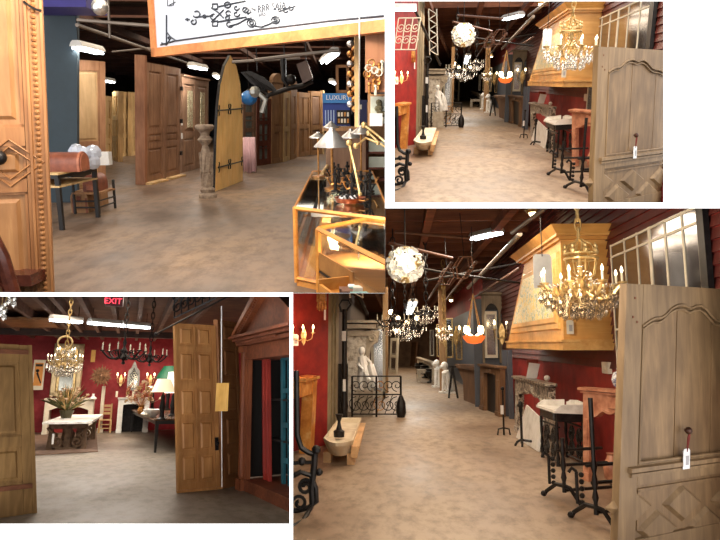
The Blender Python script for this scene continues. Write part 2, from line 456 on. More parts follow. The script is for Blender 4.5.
def table(F,f,dims,label,topmat,legmat,name='table',T=.04,leg=.05,apron=.08,taper=.6,low=None,group=None,ins=.03):
    """f at floor, front-left corner; dims w,d,h"""
    w,d,h=dims; root=thing(F,name,f.p(w/2,0,-d/2),label,'table',group)
    m=MB(); m.slab(f,0,w,h-T,h,-d,0,.0); build(F,'table_top',m,topmat,root)
    m=MB(); a=ins
    m.slab(f,a,w-a,h-T-apron,h-T,-a-.02,-a); m.slab(f,a,w-a,h-T-apron,h-T,-d+a,-d+a+.02)
    m.slab(f,a,a+.02,h-T-apron,h-T,-d+a,-a); m.slab(f,w-a-.02,w-a,h-T-apron,h-T,-d+a,-a); build(F,'apron',m,legmat,root)
    for x in (a+leg/2,w-a-leg/2):
        for z in (-a-leg/2,-d+a+leg/2):
            m=MB(); q=leg/2; r=q*taper
            m.hexa([f.p(x-r,0,z-r),f.p(x+r,0,z-r),f.p(x+q,h-T,z-q),f.p(x-q,h-T,z-q)],[f.p(x-r,0,z+r),f.p(x+r,0,z+r),f.p(x+q,h-T,z+q),f.p(x-q,h-T,z+q)])
            build(F,'leg',m,legmat,root)
    if low:
        m=MB(); m.slab(f,a,w-a,low,low+.025,-d+a,-a); build(F,'lower_shelf',m,topmat,root)
    return root
def tube_light(F,a,b,w,label,group=None,energy=0,hang=.25,top=None):
    root=thing(F,'fluorescent_light',(a+b)/2,label,'ceiling light',group)
    d=(b-a); L=d.length; u=d.normalized(); f=Fr(a,u,V3((0,0,1)))
    m=MB(); m.prism(Fr(a,f.v,f.n,f.u),[(.09,-w/2),(.03,-w*.62),(.03,w*.62),(.09,w/2),(.13,w*.3),(.13,-w*.3)],0,L); build(F,'housing',m,plain('white_enamel',(225,222,215),.4),root)
    for s in (-.28,.28):
        m=MB(); m.tube([a+f.n*(s*w),b+f.n*(s*w)],w*.13,8); build(F,'lamp_tube',m,TUBE,root)
    if top:
        for q in (.1,.9):
            m=MB(); p=a.lerp(b,q)+V3((0,0,.12)); m.rod(p,V3((p.x,p.y,top)),.006,None,4); build(F,'hanging_wire',m,IRON,root)
    if energy:
        l=bpy.data.lights.new('tube_glow','AREA'); l.energy=energy; l.shape='RECTANGLE'; l.size=L; l.size_y=w; l.color=(1,.93,.83)
        o=bpy.data.objects.new('tube_glow',l); COL.objects.link(o)
        R=Matrix((f.u,f.n,f.u.cross(f.n))).transposed()
        if (R@V3((0,0,-1))).z>0: R=Matrix((f.u,-f.n,f.u.cross(-f.n))).transposed()
        o.matrix_world=F.mw@Matrix.Translation((a+b)/2-V3((0,0,.03)))@R.to_4x4()
    return root
def onb(F,f,u,v):
    """where a sight line meets the plane of a board, in the board's own metres"""
    r=F.ray(u,v); n=f.u.cross(f.v); t=(f.o-O).dot(n)/r.dot(n); p=O+r*t-f.o
    a=f.u.dot(f.v); pu=p.dot(f.u); pv=p.dot(f.v); d=1-a*a
    return ((pu-a*pv)/d,(pv-a*pu)/d)
def ceiling_set(F,z,x0,x1,y0,y1,jy,deck,joist,beamx,jh=.22,jw=.07):
    m=MB(); m.bx(x0,x1,y0,y1,z,z+.1); struct(F,'ceiling',m,deck)
    y=y0+.3; i=0
    while y<y1:
        m=MB(); m.bx(x0,x1,y,y+jw,z-jh,z); i+=1; struct(F,'trim_%d'%(40+i),m,joist); y+=jy
    for k,x in enumerate(beamx):
        m=MB(); m.bx(x,x+.14,y0,y1,z-jh-.16,z-jh); struct(F,'trim_%d'%(20+k),m,joist)
OAK_G=wood('greyed_oak',(112,86,56),(154,124,86),1.0,'z',.6)
OAK_D=wood('greyed_oak_panel',(108,82,52),(148,116,78),1.3,'z',.6)
HOODW=wood('honey_pine',(216,158,84),(240,194,120),1.0,'y',.45)
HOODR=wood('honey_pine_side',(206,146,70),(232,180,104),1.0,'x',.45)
JOIST=wood('reddish_joist_wood',(96,54,34),(150,92,58),.8,'x',.8)
PINKM=mottled('pink_veined_marble',[(.3,(150,92,70)),(.5,(190,130,100)),(.7,(212,160,130))],7,.35)
GREYM=mottled('dark_veined_marble',[(.38,(34,28,26)),(.47,(104,88,76)),(.54,(204,190,170)),(.62,(70,56,50))],11,.3)
STONE=mottled('carved_limestone',[(.3,(150,136,118)),(.7,(196,182,160))],6,.8)
YMARB=mottled('amber_marble',[(.3,(170,92,30)),(.55,(214,140,62)),(.7,(232,180,110))],6,.35)
def gallery(F):
    W=F.where; k=F.k; fl=F.fl; at=F.at; s_=1.64 if F.aff else 1.0
    D=lambda y:y*s_                         # a depth of the main room in this room
    XR=2.62
    # ---- shell
    m=MB(); m.bx(-7,XR+.2,D(3.3),D(60),-.12,0)
    struct(F,'floor',m,concrete('worn_concrete_tan',(128,104,82),(152,128,104),(168,146,122),1.0))
    m=MB(); m.bx(XR,XR+.15,D(4.97),D(60),0,4.0); struct(F,'wall_right',m,REDWALL)
    ceiling_set(F,4.0,-7,XR+.2,D(5),D(60),1.25*s_,DARK,JOIST,[-2.6,-1.0,.45,1.75])
    m=MB(); m.bx(-7,XR,D(46),D(46.3),0,4); struct(F,'wall_back',m,mottled('warm_umber_wall',[(.3,(92,70,52)),(.7,(132,104,78))],2,.8))
    sid=mottled('maroon_siding',[(.3,(74,26,22)),(.7,(104,42,34))],5,.55)
    m=MB(); z=1.25
    while z<3.95:
        m.add([V3((XR-.002,D(4.97),z)),V3((XR-.03,D(4.97),z)),V3((XR-.002,D(4.97),z+.1)),V3((XR-.002,D(20),z)),V3((XR-.03,D(20),z)),V3((XR-.002,D(20),z+.1))],[(0,1,2),(5,4,3),(0,3,4,1),(1,4,5,2),(2,5,3,0)]); z+=.105
    struct(F,'trim_1',m,sid)
    # left red wall, pilaster, and dark wall behind
    bl=fl(268,456); br=fl(327,445); f=board(bl,br,at(268,150,y=bl.y)); f.v=V3((0,0,1))
    m=MB(); m.slab(f,0,f.w,0,4.0,-.12,0); struct(F,'wall_left_red',m,REDWALL)
    bl=fl(326,444); br=fl(338,432); f=board(bl,br,at(326,200,y=bl.y)); f.v=V3((0,0,1)); pil=f
    m=MB(); m.slab(f,0,f.w,0,4.0,-.3,0); 
    for q in (.35,.62): m.slab(f,f.w*q,f.w*(q+.06),.1,3.7,0,.02)
    struct(F,'wall_left_pilaster',m,mottled('khaki_plaster',[(.3,(120,104,76)),(.7,(150,132,100))],6,.8))
    m=MB(); m.bx(-2.3,-2.15,D(15.8),D(46),0,4.0); struct(F,'wall_left',m,mottled('dark_brown_wall',[(.3,(60,46,36)),(.7,(92,72,56))],2,.8))
    # ---- hood
    y0,y1=D(8.02),D(12.05); X0=2.018; zb=1.475
    root=thing(F,'range_hood',V3((XR-.25,(y0+y1)/2,zb)),'honey pine range hood with painted flower panel hanging on the red wall, '+W,'hood')
    m=MB(); m.bx(X0-.03,XR,y0-.05,y1+.05,zb,zb+.1); m.bx(X0-.05,XR,y0-.08,y1+.08,zb+.1,zb+.13); build(F,'bottom_band',m,HOODW,root)
    m=MB(); zt=2.84; yt=D(10.35); sh=.02
    a=[V3((X0,y0,zb+.13)),V3((XR,y0,zb+.13)),V3((XR,y1,zb+.13)),V3((X0,y1,zb+.13))]
    b=[V3((X0+.02,y0+sh,zt)),V3((XR,y0+sh,zt)),V3((XR,yt,zt)),V3((X0+.02,yt,zt))]
    m.hexa(a,b); build(F,'hood_body',m,HOODR,root)
    m=MB(); m.bx(X0-.02,XR,y0-.05,yt+.1*s_,zt,zt+.04); m.bx(X0-.06,XR,y0-.1,yt+.3*s_,zt+.04,zt+.07)
    m.hexa([V3((X0-.06,y0-.1,zt+.07)),V3((XR,y0-.1,zt+.07)),V3((XR,yt+.3*s_,zt+.07)),V3((X0-.06,yt+.3*s_,zt+.07))],[V3((X0-.14,y0-.2,zt+.17)),V3((XR,y0-.2,zt+.17)),V3((XR,yt+.5*s_,zt+.17)),V3((X0-.14,yt+.5*s_,zt+.17))]); build(F,'cornice',m,HOODR,root)
    hf=Fr(V3((X0-.002,y1,zb+.13)),V3((0,-1,0)),V3((.02,0,zt-zb-.13)))
    hw=y1-y0; hh=zt-zb-.13; tp=y1-yt
    m=MB(); ins=.5*s_
    def q4(fr,e,n0,n1,mm):
        L0=e*s_*1.6+tp*(e/hh); L1=e*s_*1.6+tp*((hh-e)/hh)
        mm.hexa([fr.p(L0,e,n0),fr.p(hw-e*s_,e,n0),fr.p(hw-e*s_,hh-e,n0),fr.p(L1,hh-e,n0)],[fr.p(L0+.03,e+.02,n1),fr.p(hw-e*s_-.03,e+.02,n1),fr.p(hw-e*s_-.03,hh-e-.02,n1),fr.p(L1+.03,hh-e-.02,n1)])
    q4(hf,.12,0,.03,m); q4(hf,.2,.03,.05,m); build(F,'panel_moulding',m,HOODW,root)
    m=MB(); q4(hf,.28,.05,.056,m)
    build(F,'painted_flower_panel',m,mottled('flower_painting',[(.3,(240,232,214)),(.45,(228,200,70)),(.52,(238,236,228)),(.6,(120,150,110)),(.72,(236,226,210))],16,.5,0,0),root)
    p=at(534,288,y=D(7.9)); q=at(551,254,y=D(7.9)); f=board(p,V3((q.x,p.y,p.z)),V3((p.x,p.y,q.z)))
    r=thing(F,'hanging_tag',f.p(f.w/2,0),'large white arched paper tag hanging before the pine hood, '+W,'tag')
    m=MB(); m.prism(f,[(0,0),(f.w,0)]+[(f.w-f.w*.2+f.w*.2*cos(a),f.h*.85+f.h*.15*sin(a)) for a in [i*PI/12 for i in range(7)]]+[(f.w*.2-f.w*.2*sin(a),f.h*.85+f.h*.15*cos(a)) for a in [i*PI/12 for i in range(7)]],0,.008); build(F,'card',m,WHITE,r)
    m=MB(); m.tube([f.p(f.w/2,f.h-.03,.01),f.p(f.w/2,f.h+.5,0)],.006,5); build(F,'string',m,IRON,r)
    p=at(566,334,y=D(6.9)); tag_label(F,Fr(at(570,327,y=D(7.9)),V3((1,0,0)),V3((0,0,1))),'small pale card tag on the near side of the pine hood, '+W,'price_tag',CREAM,None,.17,.085)
    # ---- big mirror made of window panes
    ya=at(613,300,x=XR-.05).y; yb=at(705,300,x=XR-.05).y
    f=Fr(V3((XR-.03,ya,1.0)),V3((0,-1,0)),V3((0,0,1)))
    L=ya-yb; zt=at(705,200,x=XR-.05).z-1.0; z2=at(705,219,x=XR-.05).z-1.0
    root=thing(F,'window_pane_mirror',f.p(L/2,0),'tall multi-pane window mirror with cream bars on the maroon wall, '+W,'mirror')
    m=MB(); m.slab(f,0,L,0,zt,0,.01); build(F,'mirror_glass',m,mirror('dark_mirror',(150,150,155),.12),root)
    us=[613,627,640,653,669,687,703]
    for i,u in enumerate(us):
        s0=ya-at(u,300,x=XR-.05).y; b=.03*s_ if i!=3 else .06*s_
        m=MB(); m.slab(f,s0-b/2,s0+b/2,0,zt,.01,.018); build(F,'upright_bar',m,CREAM,root)
    for zz in (0,.75*zt*.55,z2,zt-.02):
        m=MB(); m.slab(f,0,L,zz-.01,zz+.012,.01,.022); build(F,'cross_bar',m,CREAM,root)
    m=MB(); m.slab(f,L+.02,L+.14*s_,-1,2.9,0,.05); build(F,'black_post',m,IRON,root)
    # ---- door in the right foreground
    bl=fl(616,575); br=fl(760,541); f=board(bl,br,at(626.5,283,y=bl.y)); w,h=f.w,f.h
    root=thing(F,'cupboard_door',f.p(w/2,0),'weathered grey oak door with arched panel and diamond lower panel, right foreground, '+W,'door')
    P=lambda u,v:onb(F,f,u,v)
    lo=[P(641,472)[1],P(641,482)[1]]
    sL=P(640,400)[0]; m=MB(); T=.06
    m.slab(f,0,sL,0,h,-T,0,.004)
    tb=P(660,462)[1]; tt=P(643,328)[1]
    m.slab(f,w-sL,w,0,h,-T,0,.004); m.slab(f,sL,w-sL,lo[1]-.02,tb,-T,0); m.slab(f,sL,w-sL,0,.2,-T,0)
    prof=[(640,327),(645,323),(650,319),(655,316.5),(661,316.5),(666,313),(671,307.5),(676,304.5),(681,303.2),(686,304),(691,307.2),(696,304.6),(701,304.2),(706,307),(711,313),(716,318.5),(722,320),(728,321),(734,325),(742,331)]
    pp_=[P(*q) for q in prof]; sR=w-P(742,400)[0]; hp=max(q[1] for q in pp_); c0=P(640,327)[1]
    def ctop(x):
        for q0,q1 in zip(pp_,pp_[1:]):
            if x<=q1[0]: 
                t=max(0,min(1,(x-q0[0])/(q1[0]-q0[0]))); return q0[1]+(q1[1]-q0[1])*t
        return pp_[-1][1]
    xs=[sL+(w-2*sL)*i/40 for i in range(41)]
    m.ring(f,[(x,h) for x in xs],[(x,ctop(x)) for x in xs],-T,0); m.slab(f,sL,sL+.001,0,.001,-T,0); build(F,'door_frame',m,OAK_G,root)
    for j in range(3):
        a=sL+(w-2*sL)*j/3; b=sL+(w-2*sL)*(j+1)/3; m=MB(); m.slab(f,a+.005,b-.005,tb-.01,hp+.03,-T+.01,-.03); build(F,'panel_plank',m,OAK_D,root)
    m=MB(); m.tube([f.p(x,ctop(x)-.012,0) for x in xs],.011,6); m.tube([f.p(x,ctop(x)-.045,-.012) for x in xs],.009,6)
    m.tube([f.p(sL+.012,tb,0),f.p(sL+.012,c0-.01,0)],.011,6); m.tube([f.p(sL+.04,tb,-.015),f.p(sL+.04,c0-.03,-.015)],.008,6)
    m.tube([f.p(sL,tb+.012,0),f.p(w-sL,tb+.012,0)],.011,6); build(F,'panel_moulding',m,OAK_G,root)
    m=MB(); m.slab(f,-.0+sL*.45,w,lo[0]-.0,lo[0]+.045,0,.03,.008); m.slab(f,sL*.55,w,lo[0]-.03,lo[0],0,.018,.004); build(F,'middle_rail_moulding',m,OAK_G,root)
    l1=lo[1]-.02; m=MB(); m.slab(f,sL,w-sL,.19,l1,-T+.01,-.035); build(F,'lower_panel',m,OAK_D,root)
    c=P(686,504); d1=V3((P(710,525)[0]-c[0],P(710,525)[1]-c[1],0)); d2=V3((P(661,530)[0]-c[0],P(661,530)[1]-c[1],0))
    for i in range(-2,4):
        for j in range(-2,4):
            x=c[0]+d1.x*i+d2.x*j; y=c[1]+d1.y*i+d2.y*j
            if x<sL-.05 or x>w-sL+.05 or y>l1+.02 or y<.15 or (y>l1-.08): continue
            e=.44; a_=[(x-(d1.x+d2.x)*0+(-d1.x-d2.x)*e*0+q.x,y+q.y) for q in ((-d1-d2)*e,(d1-d2)*e,(d1+d2)*e,(d2-d1)*e)]
            g=.72; q=MB(); q.hexa([f.p(*z_,-.045) for z_ in a_],[f.p(x+(z_[0]-x)*g,y+(z_[1]-y)*g,-.008) for z_ in a_]); build(F,'diamond_panel',q,OAK_G,root)
    m=MB(); m.slab(f,sL+.03,sL+.06,.25,l1-.04,-.036,-.02,.004); m.slab(f,sL+.03,w-sL-.03,l1-.06,l1-.03,-.036,-.02,.004); build(F,'lower_panel_moulding',m,OAK_D,root)
    kx,ky=P(685,430); m=MB(); c=f.p(kx,ky,0); m.rod(c,c+f.n*.03,.012); m.ball(c+f.n*.03,.028,10); build(F,'door_knob',m,mottled('aged_bronze',[(.3,(60,36,26)),(.7,(90,56,40))],20,.4,.5),root)
    tx,ty=P(683,458); tf=Fr(f.p(tx,ty,.025),f.u,f.v)
    tag_label(F,tf,'white price tag on red cord hanging from the oak door knob, '+W,'price_tag',WHITE,[f.p(kx,ky-.01,.04),f.p(kx-.012,ky-.05,.035),f.p(tx,ty+.055,.032),f.p(kx+.006,ky-.05,.035),f.p(kx,ky-.01,.04)],.145,.073)
    for u,v in ((635,298),(633,317),(637,322)):
        m=MB(); x,y=P(u,v); m.slab(f,x-.008,x+.008,y-.008,y+.008,0,.004); build(F,'dowel_peg',m,JOIST,root)
    # ---- pink marble fireplace
    bl=fl(583,480); br=fl(650,496); f=board(bl,br,at(583,391,y=bl.y))
    r=mantel(F,f,'pink marble fireplace mantel with arched opening beside the oak door, '+W,PINKM,.1,.25,.07,.3,True,.05,name='fireplace_mantel')
    m=MB(); c=f.p(f.w*.36,.02,-.12); m.lathe(c,[(.05,0),(.09,.06),(.1,.18),(.06,.26),(.045,.3),(.06,.32)],12)
    build(F,'vase',m,PINKM,None,'small pinkish stoneware vase standing inside the pink fireplace, '+W,'vase')
    m=MB(); c=f.p(f.w*.55,f.h+.052,-.1); m.lathe(c,[(.05,0),(.1,.03),(.125,.1),(.1,.18),(.06,.2),(.065,.23)],14)
    build(F,'china_jar',m,mottled('blue_white_china',[(.4,(235,238,240)),(.5,(60,80,130)),(.6,(240,240,240))],18,.15,0,0),None,'blue and white china jar standing on the pink fireplace, '+W,'jar')
    w_=at(605.5,367,x=XR-.04); m=MB(); m.bx(XR-.05,XR-.0,w_.y-.12,w_.y+.12,w_.z-.08,w_.z+.06); m.bx(XR-.06,XR-.05,w_.y-.03,w_.y+.03,w_.z-.03,w_.z+.01)
    build(F,'wall_outlet',m,CREAM,None,'cream outlet plate on the red wall above the pink fireplace, '+W,'outlet')
    # ---- washstand with marble top on iron base
    bl=fl(540,457); br=fl(557,467); f=board(bl,br,at(540,406,y=bl.y)); w,h=f.w,f.h; dd=.42
    root=thing(F,'washstand',f.p(w/2,0,-dd/2),'black iron washstand with white marble splashback top, by the red wall, '+W,'washstand')
    m=MB(); m.slab(f,-.05,w+.04,h-.02,h+.012,-dd,.04); sp=[(0,0),(0,.06),(.08,.07),(.2,.1),(.5,.115),(.8,.1),(.92,.07),(1,.06),(1,0)]
    g=Fr(f.p(-.05,h+.012,-dd+.03),f.u,f.v); m.prism(g,[(x*(w+.09),y) for x,y in sp],-.02,0)
    g=Fr(f.p(w+.03,h+.012,.02),-f.n,f.v,f.u); m.prism(g,[(0,0),(0,.02),(.08,.075),(dd*.9,.09),(dd*.9,0)],-.02,0)
    g=Fr(f.p(-.03,h+.012,.02),-f.n,f.v,f.u); m.prism(g,[(0,0),(0,.02),(.08,.075),(dd*.9,.09),(dd*.9,0)],-.02,0)
    build(F,'marble_top',m,MARBLE_W,root)
    m=MB(); m.slab(f,0,w,h-.13,h-.02,-dd+.03,0); build(F,'case',m,IRON,root)
    m=MB(); m.slab(f,w*.12,w*.88,h-.115,h-.035,0,.02,.008); build(F,'drawer',m,mottled('ebonised_wood',[(.3,(34,26,20)),(.7,(62,50,40))],10,.4),root)
    for e,nn in (('a',-.03),('b',-dd+.05)):
        for x in (.03,w-.03):
            m=MB(); m.lathe(f.p(x,0,nn),[(.03,0),(.018,.05),(.026,.1),(.014,.16),(.024,.22),(.014,.3),(.022,.36),(.02,h-.13)],8); build(F,'leg',m,IRON,root)
        m=MB(); g=Fr(f.p(0,0,nn),f.u,f.v)
        for cx in (.3,.7):
            for cy in (.3,.62): m.tube(spiral(g,cx*w,cy*(h-.1),.11,.02,0,1.6,16),.011,5); m.tube(spiral(g,cx*w,cy*(h-.1),.11,.02,PI,1.6,16),.011,5)
        m.tube([g.p(0,.06),g.p(w,.06)],.013,5); m.tube([g.p(0,h-.2),g.p(w,h-.2)],.013,5); build(F,'scroll_frame',m,IRON,root)
    # ---- dark marble mantel with things on it
    bl=fl(515,430); br=fl(549,452); f=board(bl,br,at(515,378,y=bl.y))
    mantel(F,f,'dark veined marble mantel with scalloped opening under the pine hood, '+W,GREYM,.13,.24,.1,.3,True,.05)
    m=MB(); c=f.p(f.w*.4,f.h+.05,-.12); g=Fr(c,V3((1,0,0)),V3((0,0,1))); m.prism(g,[(-.13,0),(.05,0),(.11,.24),(-.07,.26)],0,.02)
    build(F,'card',m,WHITE,None,'white printed card leaning on the dark marble mantel, '+W,'card')
    m=MB(); g=Fr(f.p(f.w*.12,f.h+.05,-.16),V3((1,0,0)),V3((0,0,1))); m.slab(g,0,.2,0,.3,0,.03); build(F,'book',m,plain('red_cloth',(150,60,48),.7),None,'upright red book standing on the dark marble mantel, '+W,'book')
    m=MB(); m.ball(f.p(f.w*.8,f.h+.1,-.1),.05,10,.9); build(F,'shell',m,plain('shell_white',(230,225,215),.35),None,'small white shell ornament on the dark marble mantel, '+W,'ornament')
    # white slab and fire tool stand
    bl=fl(519,438); br=fl(541,452); f=board(bl,br,at(524,404,y=bl.y)); g=Fr(f.o+f.n*.05,f.u,f.v,f.n); g.w=f.w
    m=MB(); m.prism(g,[(0,0),(f.w,0),(f.w,f.h*.8),(f.w*.25,f.h*1.02)],-.03,0); build(F,'marble_slab',m,MARBLE_W,None,'white marble offcut slab leaning against the dark marble mantel, '+W,'slab')
    bl=fl(522,446); br=fl(541,449); f=board(bl,br)if 0 else Fr(bl,br-bl,V3((0,0,1))); f.w=(br-bl).length
    root=thing(F,'andiron',f.p(f.w/2,0),'black iron andiron with tall knobbed post before the white slab, '+W,'andiron')
    m=MB(); m.lathe(f.p(0,.04),[(.02,0),(.02,.45),(.035,.5),(.03,.53),(.045,.57),(.03,.62),(.002,.64)],8); build(F,'post',m,IRON,root)
    m=MB(); m.tube([f.p(0,.09),f.p(f.w,.09),f.p(f.w,0)],.02,6); build(F,'log_bar',m,IRON,root)
    for sg in (-1,1):
        m=MB(); m.tube([f.p(0,.1),f.p(sg*.05,.06,.05),f.p(sg*.07,0,.08)],.018,6); build(F,'foot',m,IRON,root)
    # black fire fender stand further left at (500-512)
    bl=fl(504,435); f=Fr(bl,V3((1,0,0)),V3((0,0,1)))
    root=thing(F,'fire_tool_stand',bl,'slim black fire tool stand with white tag left of dark marble mantel, '+W,'stand')
    m=MB(); m.rod(f.p(0,0),f.p(0,.75),.016); m.ball(f.p(0,.78),.035); build(F,'post',m,IRON,root)
    for sx in (-.09,.09):
        m=MB(); m.tube([f.p(0,.12),f.p(sx,.1),f.p(sx*1.2,0)],.014,6); build(F,'foot',m,IRON,root)
    m=MB(); m.slab(f,-.05,.0,.35,.5,.02,.03); build(F,'tag',m,WHITE,root)
    # ---- two iron table bases in the right foreground
    def ibase(u,v,hh_,lbl,rightlen):
        b=fl(u,v); root=thing(F,'iron_table_base',b,lbl,'table base'); sc=b.y/5.6/s_
        m=MB(); m.lathe(b+V3((0,0,.1)),[(.022,0),(.018,.1),(.03,.14),(.016,.2),(.03,.26),(.016,.34),(.03,.4),(.018,.46),(.022,hh_-.1)],8); build(F,'post',m,IRON,root)
        b2=b+V3((-.075,.3*s_,0)); m=MB(); m.rod(b2+V3((0,0,.12)),b2+V3((0,0,.4)),.016)
        for j in range(5): m.ball(b2+V3((.03,-.05,.14+j*.06)),.026,6)
        m.tube([b2+V3((0,0,.4)),b2+V3((-.04,0,.43)),b2+V3((-.07,0,.39))],.016,6); build(F,'ornate_upright',m,IRON,root)
        for q,dst in (((-.11,.3*s_,0),1),((.1,-.1,0),1)):
            m=MB(); e=b+V3(q); m.tube([b+V3((0,0,.16)),b+V3(q)*.45+V3((0,0,.15)),e+V3((0,0,.05)),e+V3((q[0]*.3,0,.0))],.021,6); m.ball(e+V3((q[0]*.3,0,.025)),.03,6); build(F,'foot',m,IRON,root)
        for zz,yy in ((.12,0),(.34,.1),(.46,.25*s_)):
            m=MB(); m.tube([b+V3((0,yy,zz)),b+V3((rightlen,yy+.12,zz+.01))],.016,6); build(F,'stretcher',m,IRON,root)
        return root
    ibase(597,527,1.08,'nearer black iron table base with knobbed post beside the oak door, '+W,.42)
    ibase(565,503,.62,'farther black iron table base with knobbed post near the washstand, '+W,.5)
    # ---- left side: red wall sconce, tag, capital, amber mantel
    rb=fl(304,452)
    sconce(F,Fr(at(304,334,y=rb.y-.06),V3((1,0,0)),V3((0,0,1))),'gilt wall sconce with three lit candle bulbs on the red wall, '+W,.5,3)
    p=at(295.5,340,y=rb.y-.12); tag_label(F,Fr(p,V3((1,0,0)),V3((0,0,1))),'pale paper tag hanging below the red wall sconce, '+W,'price_tag',WHITE,None,.17,.09)
    f=Fr(at(322,310,y=fl(322,446).y-.05),V3((1,0,0)),V3((0,0,1)))
    root=thing(F,'carved_capital',f.o,'carved brown plaster capital hanging at the edge of the red wall, '+W,'carving'); m=MB()
    m.slab(f,-.09,.07,.12,.28,-.02,.08,.01); 
    for i in range(4): m.lathe(f.p(-.075+i*.043,-.02,.05),[(.012,0),(.028,.06),(.02,.12),(.03,.16)],8)
    build(F,'acanthus_block',m,BRASS,root); m=MB(); m.slab(f,.04,.07,-.16,.0,.06,.07); build(F,'tag',m,WHITE,root)
    bl=fl(292,458); br=fl(303,451); f=board(bl,br,at(296,381,y=bl.y))
    f2=Fr(f.o-f.u*.25+f.n*.02,f.u,f.v,f.n); f2.w=f.w+.25; f2.h=f.h
    root=thing(F,'amber_marble_mantel',f2.p(f2.w/2,0),'amber veined marble mantel leg against the red wall at the left edge, '+W,'mantel')
    m=MB(); m.slab(f2,f2.w-.22,f2.w+.02,0,f.h,-.02,.14,.006); build(F,'leg',m,YMARB,root); m=MB(); m.slab(f2,0,f2.w+.03,f.h,f.h+.06,-.02,.18,.01); build(F,'shelf',m,YMARB,root)
    m=MB(); m.slab(f2,-.2,f2.w-.18,f.h-.2,f.h,-.02,.12); build(F,'lintel',m,YMARB,root)
    # black scrolled iron stand at the left edge
    y=fl(305,513).y; f=Fr(at(300,513,y=y),V3((1,0,0)),V3((0,0,1))); mp=F.mpp(y)
    root=thing(F,'wrought_iron_stand',f.o,'black wrought iron scrolled stand on the floor at the far left, '+W,'stand')
    X=lambda u,v:f.p((u-300)*mp,(513-v)*mp)
    m=MB(); m.tube([X(294,378),X(295,410),X(296,440),X(300,452),X(308,457),X(313,458)],.026,8); build(F,'curved_post',m,IRON,root)
    m=MB(); m.tube([X(314,452),X(313,470),X(311,490),X(312,505)],.03,8); m.ball(X(315,454),.045,8); m.ball(X(318,475),.035,8); build(F,'knotted_bar',m,IRON,root)
    m=MB(); m.tube([X(290,467),X(302,466),X(312,466)],.018,6); m.ball(X(301,465),.04,8); build(F,'cross_bar',m,IRON,root)
    m=MB(); m.tube([X(290,480),X(300,475),X(310,478),X(315,490),X(316,502),X(308,508),X(296,511),X(288,511)],.024,8); build(F,'scroll',m,IRON,root)
    m=MB(); m.tube(spiral(f,(305-300)*mp,(513-489)*mp,.075,.02,0,1.5,18),.018,6); m.tube(spiral(f,(300-300)*mp,(513-503)*mp,.07,.02,PI,-1.2,18,.04),.016,6); build(F,'scroll',m,IRON,root)
    m=MB(); m.tube([X(312,505),X(306,515)-V3((0,.2,0)),X(298,513)-V3((0,.5,0))],.02,6); build(F,'foot',m,IRON,root)
    # lantern post, basin, candlestick
    b=fl(344,436); y=b.y; f=Fr(b,V3((1,0,0)),V3((0,0,1))); mp=F.mpp(y)
    root=thing(F,'lamp_post',b,'tall black iron post with ring handle top behind the stone basin, '+W,'post')
    h1=(436-312)*mp; m=MB(); m.lathe(b,[(.12,0),(.12,.06),(.07,.12),(.055,.4),(.07,.5),(.05,.6),(.045,1.1),(.06,1.15),(.045,1.25),(.045,h1)],12); build(F,'shaft',m,IRON,root)
    m=MB(); m.tube([f.p(-.06,h1-.05),f.p(-.1,h1+.08),f.p(-.05,h1+.16),f.p(.06,h1+.16),f.p(.1,h1+.08),f.p(.02,h1-.04)],.018,6); build(F,'ring_handle',m,IRON,root)
    m=MB(); m.slab(f,-.045,.03,h1-.55,h1-.38,.06,.07); build(F,'tag',m,WHITE,root); m=MB(); m.slab(f,-.02,.03,.75,.95,.07,.08); build(F,'tag',m,WHITE,root)
    m=MB(); m.slab(Fr(b+V3((.0,.5,0)),V3((1,0,0)),V3((0,0,1))),-.2,.02,.0,1.2,-.05,.05); 
    build(F,'cast_iron_panel',m,IRON,None,'dark cast iron panel standing behind the black lamp post, '+W,'panel')
    # basin: long stone trough on wooden cradle
    A=at(324,438,z=.33); B=at(353,440,z=.33); C=at(361,418,z=.33); Dd=at(339,418,z=.33)
    root=thing(F,'stone_basin',(A+B+C+Dd)/4-V3((0,0,.33)),'cream stone basin on a wooden cradle on the floor left, '+W,'basin')
    def rnd(z,sc,bul):
        c=(A+B+C+Dd)/4; pts=[]
        for i in range(9): 
            q=i/8; p=A.lerp(B,q); p=p+V3((0,-bul*sin(PI*q),0)); pts.append(p)
        pts+= [C,Dd]
        return [V3((c.x+(p.x-c.x)*sc,c.y+(p.y-c.y)*sc,z)) for p in pts]
    def loft(rs):
        m=MB(); n=len(rs[0]); vs=[p for r_ in rs for p in r_]; fs=[]
        for i in range(len(rs)-1):
            for j in range(n):
                l=(j+1)%n; fs.append((i*n+j,i*n+l,(i+1)*n+l,(i+1)*n+j))
        fs+= [tuple(range(n-1,-1,-1)),tuple((len(rs)-1)*n+j for j in range(n))]; m.add(vs,fs); return m
    bu=.35*s_
    m=loft([rnd(.12,.8,bu),rnd(.27,.97,bu),rnd(.29,1.0,bu),rnd(.335,1.02,bu),rnd(.335,.92,bu),rnd(.28,.86,bu)]); build(F,'bowl',m,mottled('pale_stone',[(.3,(205,186,152)),(.7,(238,226,200))],5,.6),root)
    c=(A+B+C+Dd)/4
    for q,(p0,p1) in enumerate(((A,B),(Dd,C))):
        for e,p in ((0,p0),(1,p1)):
            m=MB(); pp=p.lerp(c,.18); m.bx(pp.x-.05,pp.x+.05,pp.y-.1,pp.y+.1,0,.14); build(F,'cradle_block',m,wood('raw_pine',(190,140,88),(222,178,122),1,'y'),root)
